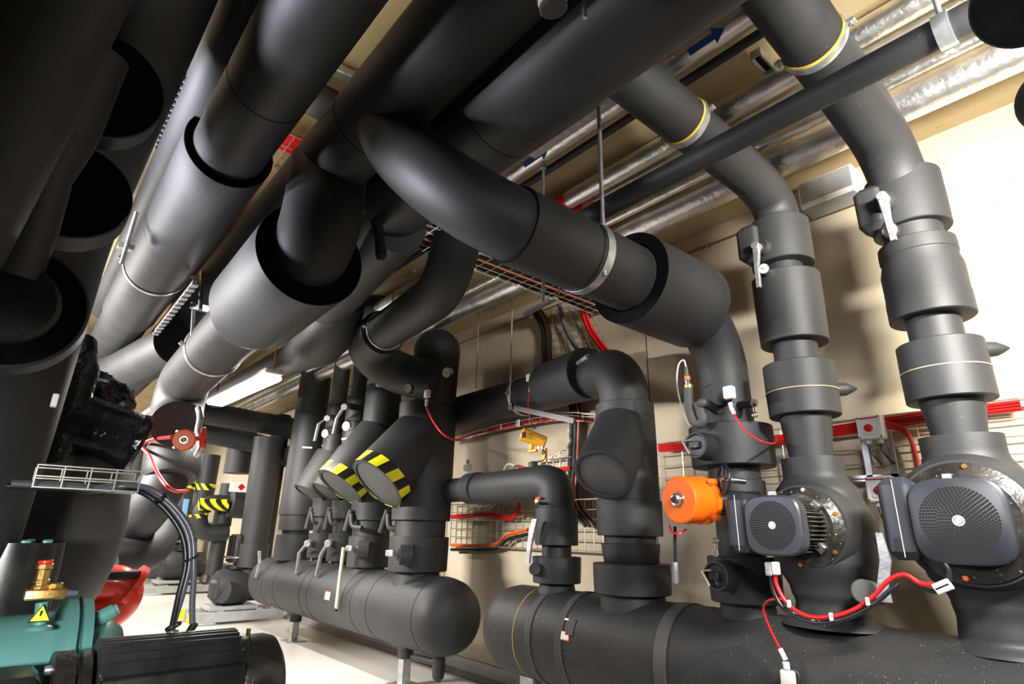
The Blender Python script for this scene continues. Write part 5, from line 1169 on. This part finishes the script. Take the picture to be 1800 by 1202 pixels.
a, b = P(172, 1088, x=Xq + .1), P(206, 1070, x=Xq + .1); MB().lathe(a - (b - a) * .6, b - a, [(0, .03), ((b - a).length * 1.45, .026), ((b - a).length * 1.45, .02), ((b - a).length * 1.65, .02)], 20).build('pipe_stub', 'teal', tc_)
MB().cyl((Xq, -.45, zq - rq - .2), (Xq, -.45, zq - rq + .05), .06).build('foot', 'teal', tc_) if False else None
for yy in (yf1 - .25, yf1 - .95): MB().box((Xq, yy, (zq - rq * .7) / 2), (.4, .08, zq - rq * .7), bev=.01).build('foot', 'teal', tc_)
pot = thing('oil_pot', 'black jacketed round pot with a teal bolted lid at the left edge', 'vessel', P(35, 1010, x=-2.95))
pcx, pcy = -3.0, P(8, 1010, x=-3.0).y; zl = P(30, 972, x=-3.0).z; zl0 = P(30, 1062, x=-3.0).z
rpt = .165
MB().lathe((pcx, pcy, zl0 - .06), (0, 0, 1), [(0, rpt), (zl - zl0 + .03, rpt), (zl - zl0 + .10, rpt * .98), (zl - zl0 + .10, rpt * .93), (zl - zl0 + .06, rpt * .92)], 48).build('black_jacket', 'blackpaint', pot)
MB().cyl((pcx, pcy, zl - .03), (pcx, pcy, zl + .025), rpt * .86, 40).build('lid', 'teal', pot)
for k_ in range(8): an = 2 * math.pi * k_ / 8 + .3; MB().box((pcx + rpt * .68 * math.cos(an), pcy + rpt * .68 * math.sin(an), zl + .035), (.05, .03, .03), bev=.004).build('lid_lug', 'teal', pot)
# brass safety valve
Xb = -2.62; B = lambda px, py: P(px, py, x=Xb)
bv = thing('safety_valve', 'brass safety valve with red cap standing on the teal compressor', 'valve', B(72, 1090))
MB().cyl(B(70, 1098), B(74, 1058), .018, 16).build('riser_tube', 'teal', bv)
MB().box(B(80, 1044), (.03, .115, .035), bev=.006).build('valve_block', 'brass', bv)
m = MB(); m.cyl(B(70, 1036), B(78, 1000), .020, 8).cyl(B(70, 1036), B(71, 1028), .024, 8).cyl(B(78, 1000), B(80, 990), .024, 8).cyl(B(73, 1024), B(74, 1018), .023, 8); m.build('valve_body', 'brass', bv)
MB().cyl(B(80, 990), B(81, 984), .021, 16).build('red_cap', 'redpaint', bv)
MB().cyl(B(96, 1034), B(98, 1024), .022, 8).build('side_nut', 'brass', bv)
MB().cyl(B(98, 1043), B(114, 1043), .012, 12).build('outlet', 'brass', bv); MB().tube([B(113, 1043), B(124, 1043), B(137, 1042)], [.014, .010, .008], 12).build('outlet_cap', 'greycable', bv)
MB().lathe(B(68, 1106), (0, 0, 1), [(0, .04), (.008, .035), (.014, .02)], 24).build('weld_collar', 'teal', bv)
c_ = P(72, 1080, x=Xb + .03); s_ = .032; m = MB().mat('hole')
tri = lambda q, k: [c_ + V((q, y_, z_)) for y_, z_ in ((0, s_ * k), (-s_ * .95 * k, -s_ * .7 * k), (s_ * .95 * k, -s_ * .7 * k))]
m.add(tri(0, 1) + tri(.002, 1), [(0, 1, 2), (3, 5, 4), (0, 3, 4, 1), (1, 4, 5, 2), (2, 5, 3, 0)]); m.mat('yellow').add(tri(.0025, .84), [(0, 2, 1)])
m.mat('hole').add([c_ + V((.003, y_, z_)) for y_, z_ in ((-.003, .012), (.004, .012), (.001, -.004), (-.004, -.004))], [(0, 1, 2, 3)])
m.build('warning_triangle', 'yellow', bv)
# red elbow
re_ = thing('red_pipe_elbow', 'glossy red painted pipe elbow with bolted flange behind the compressor', 'pipe', P(205, 1050, x=-5.0)); Xr_ = -4.9
MB().tube(fillet([P(140, 1022, x=Xr_), P(222, 1026, x=Xr_), P(212, 1066, x=Xr_), P(140, 1098, x=Xr_)], [0, .22, .3, 0], 12), .115, 36).build('elbow', 'redpaint', re_)
fa_ = P(226, 1030, x=Xr_); fd = (P(246, 1040, x=Xr_) - fa_).normalized()
MB().lathe(fa_, fd, [(0, .10), (0, .15), (.04, .15), (.04, .1)], 32).build('flange', 'redpaint', re_)
MB().cyl(P(205, 1016, x=Xr_), P(208, 1002, x=Xr_), .14, 32).build('insulated_neck', 'foam', re_)

# ---------------------------------------------------------------- near dark stack at the left edge
n1 = thing('overhead_pipe', 'huge black pipe filling the upper left corner and turning down the left edge', 'pipe', (-1, -.06, 3))
MB().tube(fillet([(2.2, -.05, 3.02), (-1.9, -.05, 3.02), P(77, 385, d=2.3), P(20, 558, d=2.2), P(-47, 758, d=2.1), P(-150, 1060, d=2.0)], [0, .5, .5, .5, .5, 0], 10), .235, 56).build('insulation', 'foam', n1)
n2 = thing('stack_pipe', 'near black pipe running down across the upper left corner', 'pipe', P(60, 200, d=1.1))
MB().tube([P(120, -90, d=1.05), P(5, 150, d=1.1), P(-120, 420, d=1.2)], [.112, .122, .122], 48).build('insulation', 'foam', n2)
n3 = thing('stack_pipe', 'stepped black pipe behind the near one with ring shaped sleeve ends', 'pipe', P(150, 200, d=1.6))
MB().tube([P(150, 80, d=1.50), P(95, 215, d=1.48), P(88, 252, d=1.46), P(62, 300, d=1.45), P(38, 390, d=1.42), P(5, 480, d=1.4)], [.10, .10, .085, .078, .076, .076], 40).build('insulation', 'foam', n3)
def face(par, c_, n_, r_, r0_, L_=.25):
    n_ = nrm(n_); m_ = MB().mat('foam').lathe(c_, -n_, [(0, r_ - .004), (.004, r_), (L_, r_)], 56, False).mat('foam_cut').lathe(c_, -n_, [(-.001, .003), (-.001, r_ - .004)], 56, False); m_.build('insulation_sleeve', 'foam', par)
face(n3, P(175, 145, d=1.72), V((0, 0, H)) - P(190, 150, d=1.75) + V((.5, 0, 1.0)), .17, .09, .1)
face(n3, P(120, 330, d=1.72), V((0, 0, H)) - P(150, 350, d=1.85) + V((.5, 0, 1.2)), .165, .09, .1)
n4 = thing('stack_pipe', 'broad black ring shaped sleeve end with pale lit rim at the left edge', 'pipe', P(20, 545, d=1.4))
fc = P(18, 535, d=1.40); nn = (V((0, 0, H)) - fc).normalized() + V((-.0, -.1, .25)); nn.normalize()
MB().lathe(fc, -nn, [(0, .150), (.006, .158), (.09, .160), (.12, .15)], 56).build('insulation_sleeve', 'foam', n4)
MB().lathe(fc + nn * .001, -nn, [(0, .01), (0, .150), (.004, .152)], 56, False).build('cut_face', 'foam_cut', n4)
MB().tube([fc - nn * .05, fc + nn * .03, fc + nn * .04], [.10, .10, .09], 40).build('inner_pipe', 'foam', n4)
MB().box(P(96, 704, d=1.3), (.02, .012, .03), bev=.002).build('label', 'label', n4)
# black film pipe between the stack and the vessel
n5 = thing('film_wrapped_pipe', 'slanted black film wrapped pipe standing right of the left stack', 'pipe', P(130, 700, d=2.6))
MB().tube([P(140, 600, d=3.2), P(133, 650, d=3.1), P(95, 780, d=3.0), P(50, 960, d=2.9)], [.08, .11, .105, .10], 32).build('wrapped_pipe', 'film', n5)
n6 = thing('stack_pipe', 'slim black upright pipe between the vessel and the left stack', 'pipe', P(90, 900, d=3.4))
MB().tube([P(112, 800, d=3.3), P(70, 960, d=3.2)], .07, 28).build('insulation', 'foam', n6)
# conduit rails seen far between stack and stepped pipe
t_ = thing('cable_rail', 'bright cable rail glimpsed between the left stack and the bluish grey pipe', 'cable tray', P(300, 200, z=3.1)); 
a, b = P(330, 135, z=3.1), P(288, 258, z=3.1); MB().box((a + b) / 2, ((b - a).length, .06, .03), b - a).build('rail', 'alu', t_)
m = MB(); 
for i in range(14): q = a + (b - a) * (i / 13); MB().box(q - V((0, 0, .018)), (.02, .07, .01), b - a).build('clip', 'hole', t_)
t_ = thing('cable_rail', 'bright clipped rail below the stepped ceiling pipe', 'cable tray', P(310, 545, z=2.5)); a, b = P(343, 497, z=2.7), P(275, 583, z=2.7); MB().box((a + b) / 2, ((b - a).length, .03, .03), b - a).build('rail', 'alu', t_)
m = MB()
for i in range(14): q = a + (b - a) * (i / 13); MB().box(q - V((0, 0, .018)), (.05, .04, .012), b - a).build('clip', 'alu', t_)
# hanger frames at left
t_ = thing('pipe_hanger', 'steel hanger frame with cross rail beside the wide sleeve', 'bracket', P(365, 540, y=.75)); Yh = .72
for (x_, y0_, y1_) in ((355, 478, 545), (341, 540, 592)): MB().cyl(P(x_, y0_, y=Yh), P(x_ - 3, y1_, y=Yh), .014, 10, 0).build('rod', 'zinc', t_)
a, b = P(340, 538, y=Yh), P(392, 549, y=Yh + .12); MB().box((a + b) / 2, ((b - a).length, .05, .045), b - a).build('cross_rail', 'zinc', t_)
t_ = thing('pipe_hanger', 'steel threaded rod and clamp end beside the left stack', 'bracket', P(222, 440, y=.22)); MB().cyl(P(240, 372, y=.2), P(213, 463, y=.2), .012, 10, 0).build('rod', 'zinc', t_); MB().box(P(221, 434, y=.2), (.05, .08, .03), bev=.003).build('ear', 'zinc', t_)
# vertical conduits far left
t_ = thing('conduit_group', 'row of pale upright conduits behind the shiny film bundle', 'conduit', P(230, 720, y=.8))
for i in range(4): a = P(212 + i * 8, 672, y=.75); MB().tube([a, P(203 + i * 8, 742, y=.75)], .012, 8).build('tube', 'alu' if i % 2 else 'cream', t_)

# ---------------------------------------------------------------- families of look-alikes
GR = {'pressure_gauge': 'pressure gauges on the risers', 'pipe_sensor': 'white cabled sensors on the pipes', 'isolator_switch': 'isolator switches on the wall tray',
      'circulation_pump': 'motor pumps on the bottom right header', 'floor_pump': 'pumps on floor beams', 'foil_wrapped_pipe': 'foil pipes under the ceiling',
      'pipe_clamp': 'clamps round the pipes', 'hanger_rod': 'thin rods hanging from the ceiling', 'valve_actuator': 'orange valve actuators', 'support_stand': 'legs under the middle header'}
for o in bpy.data.objects:
    k_ = o.name.split('.')[0]
    if o.parent is None and k_ in GR and 'label' in o: o['group'] = GR[k_]
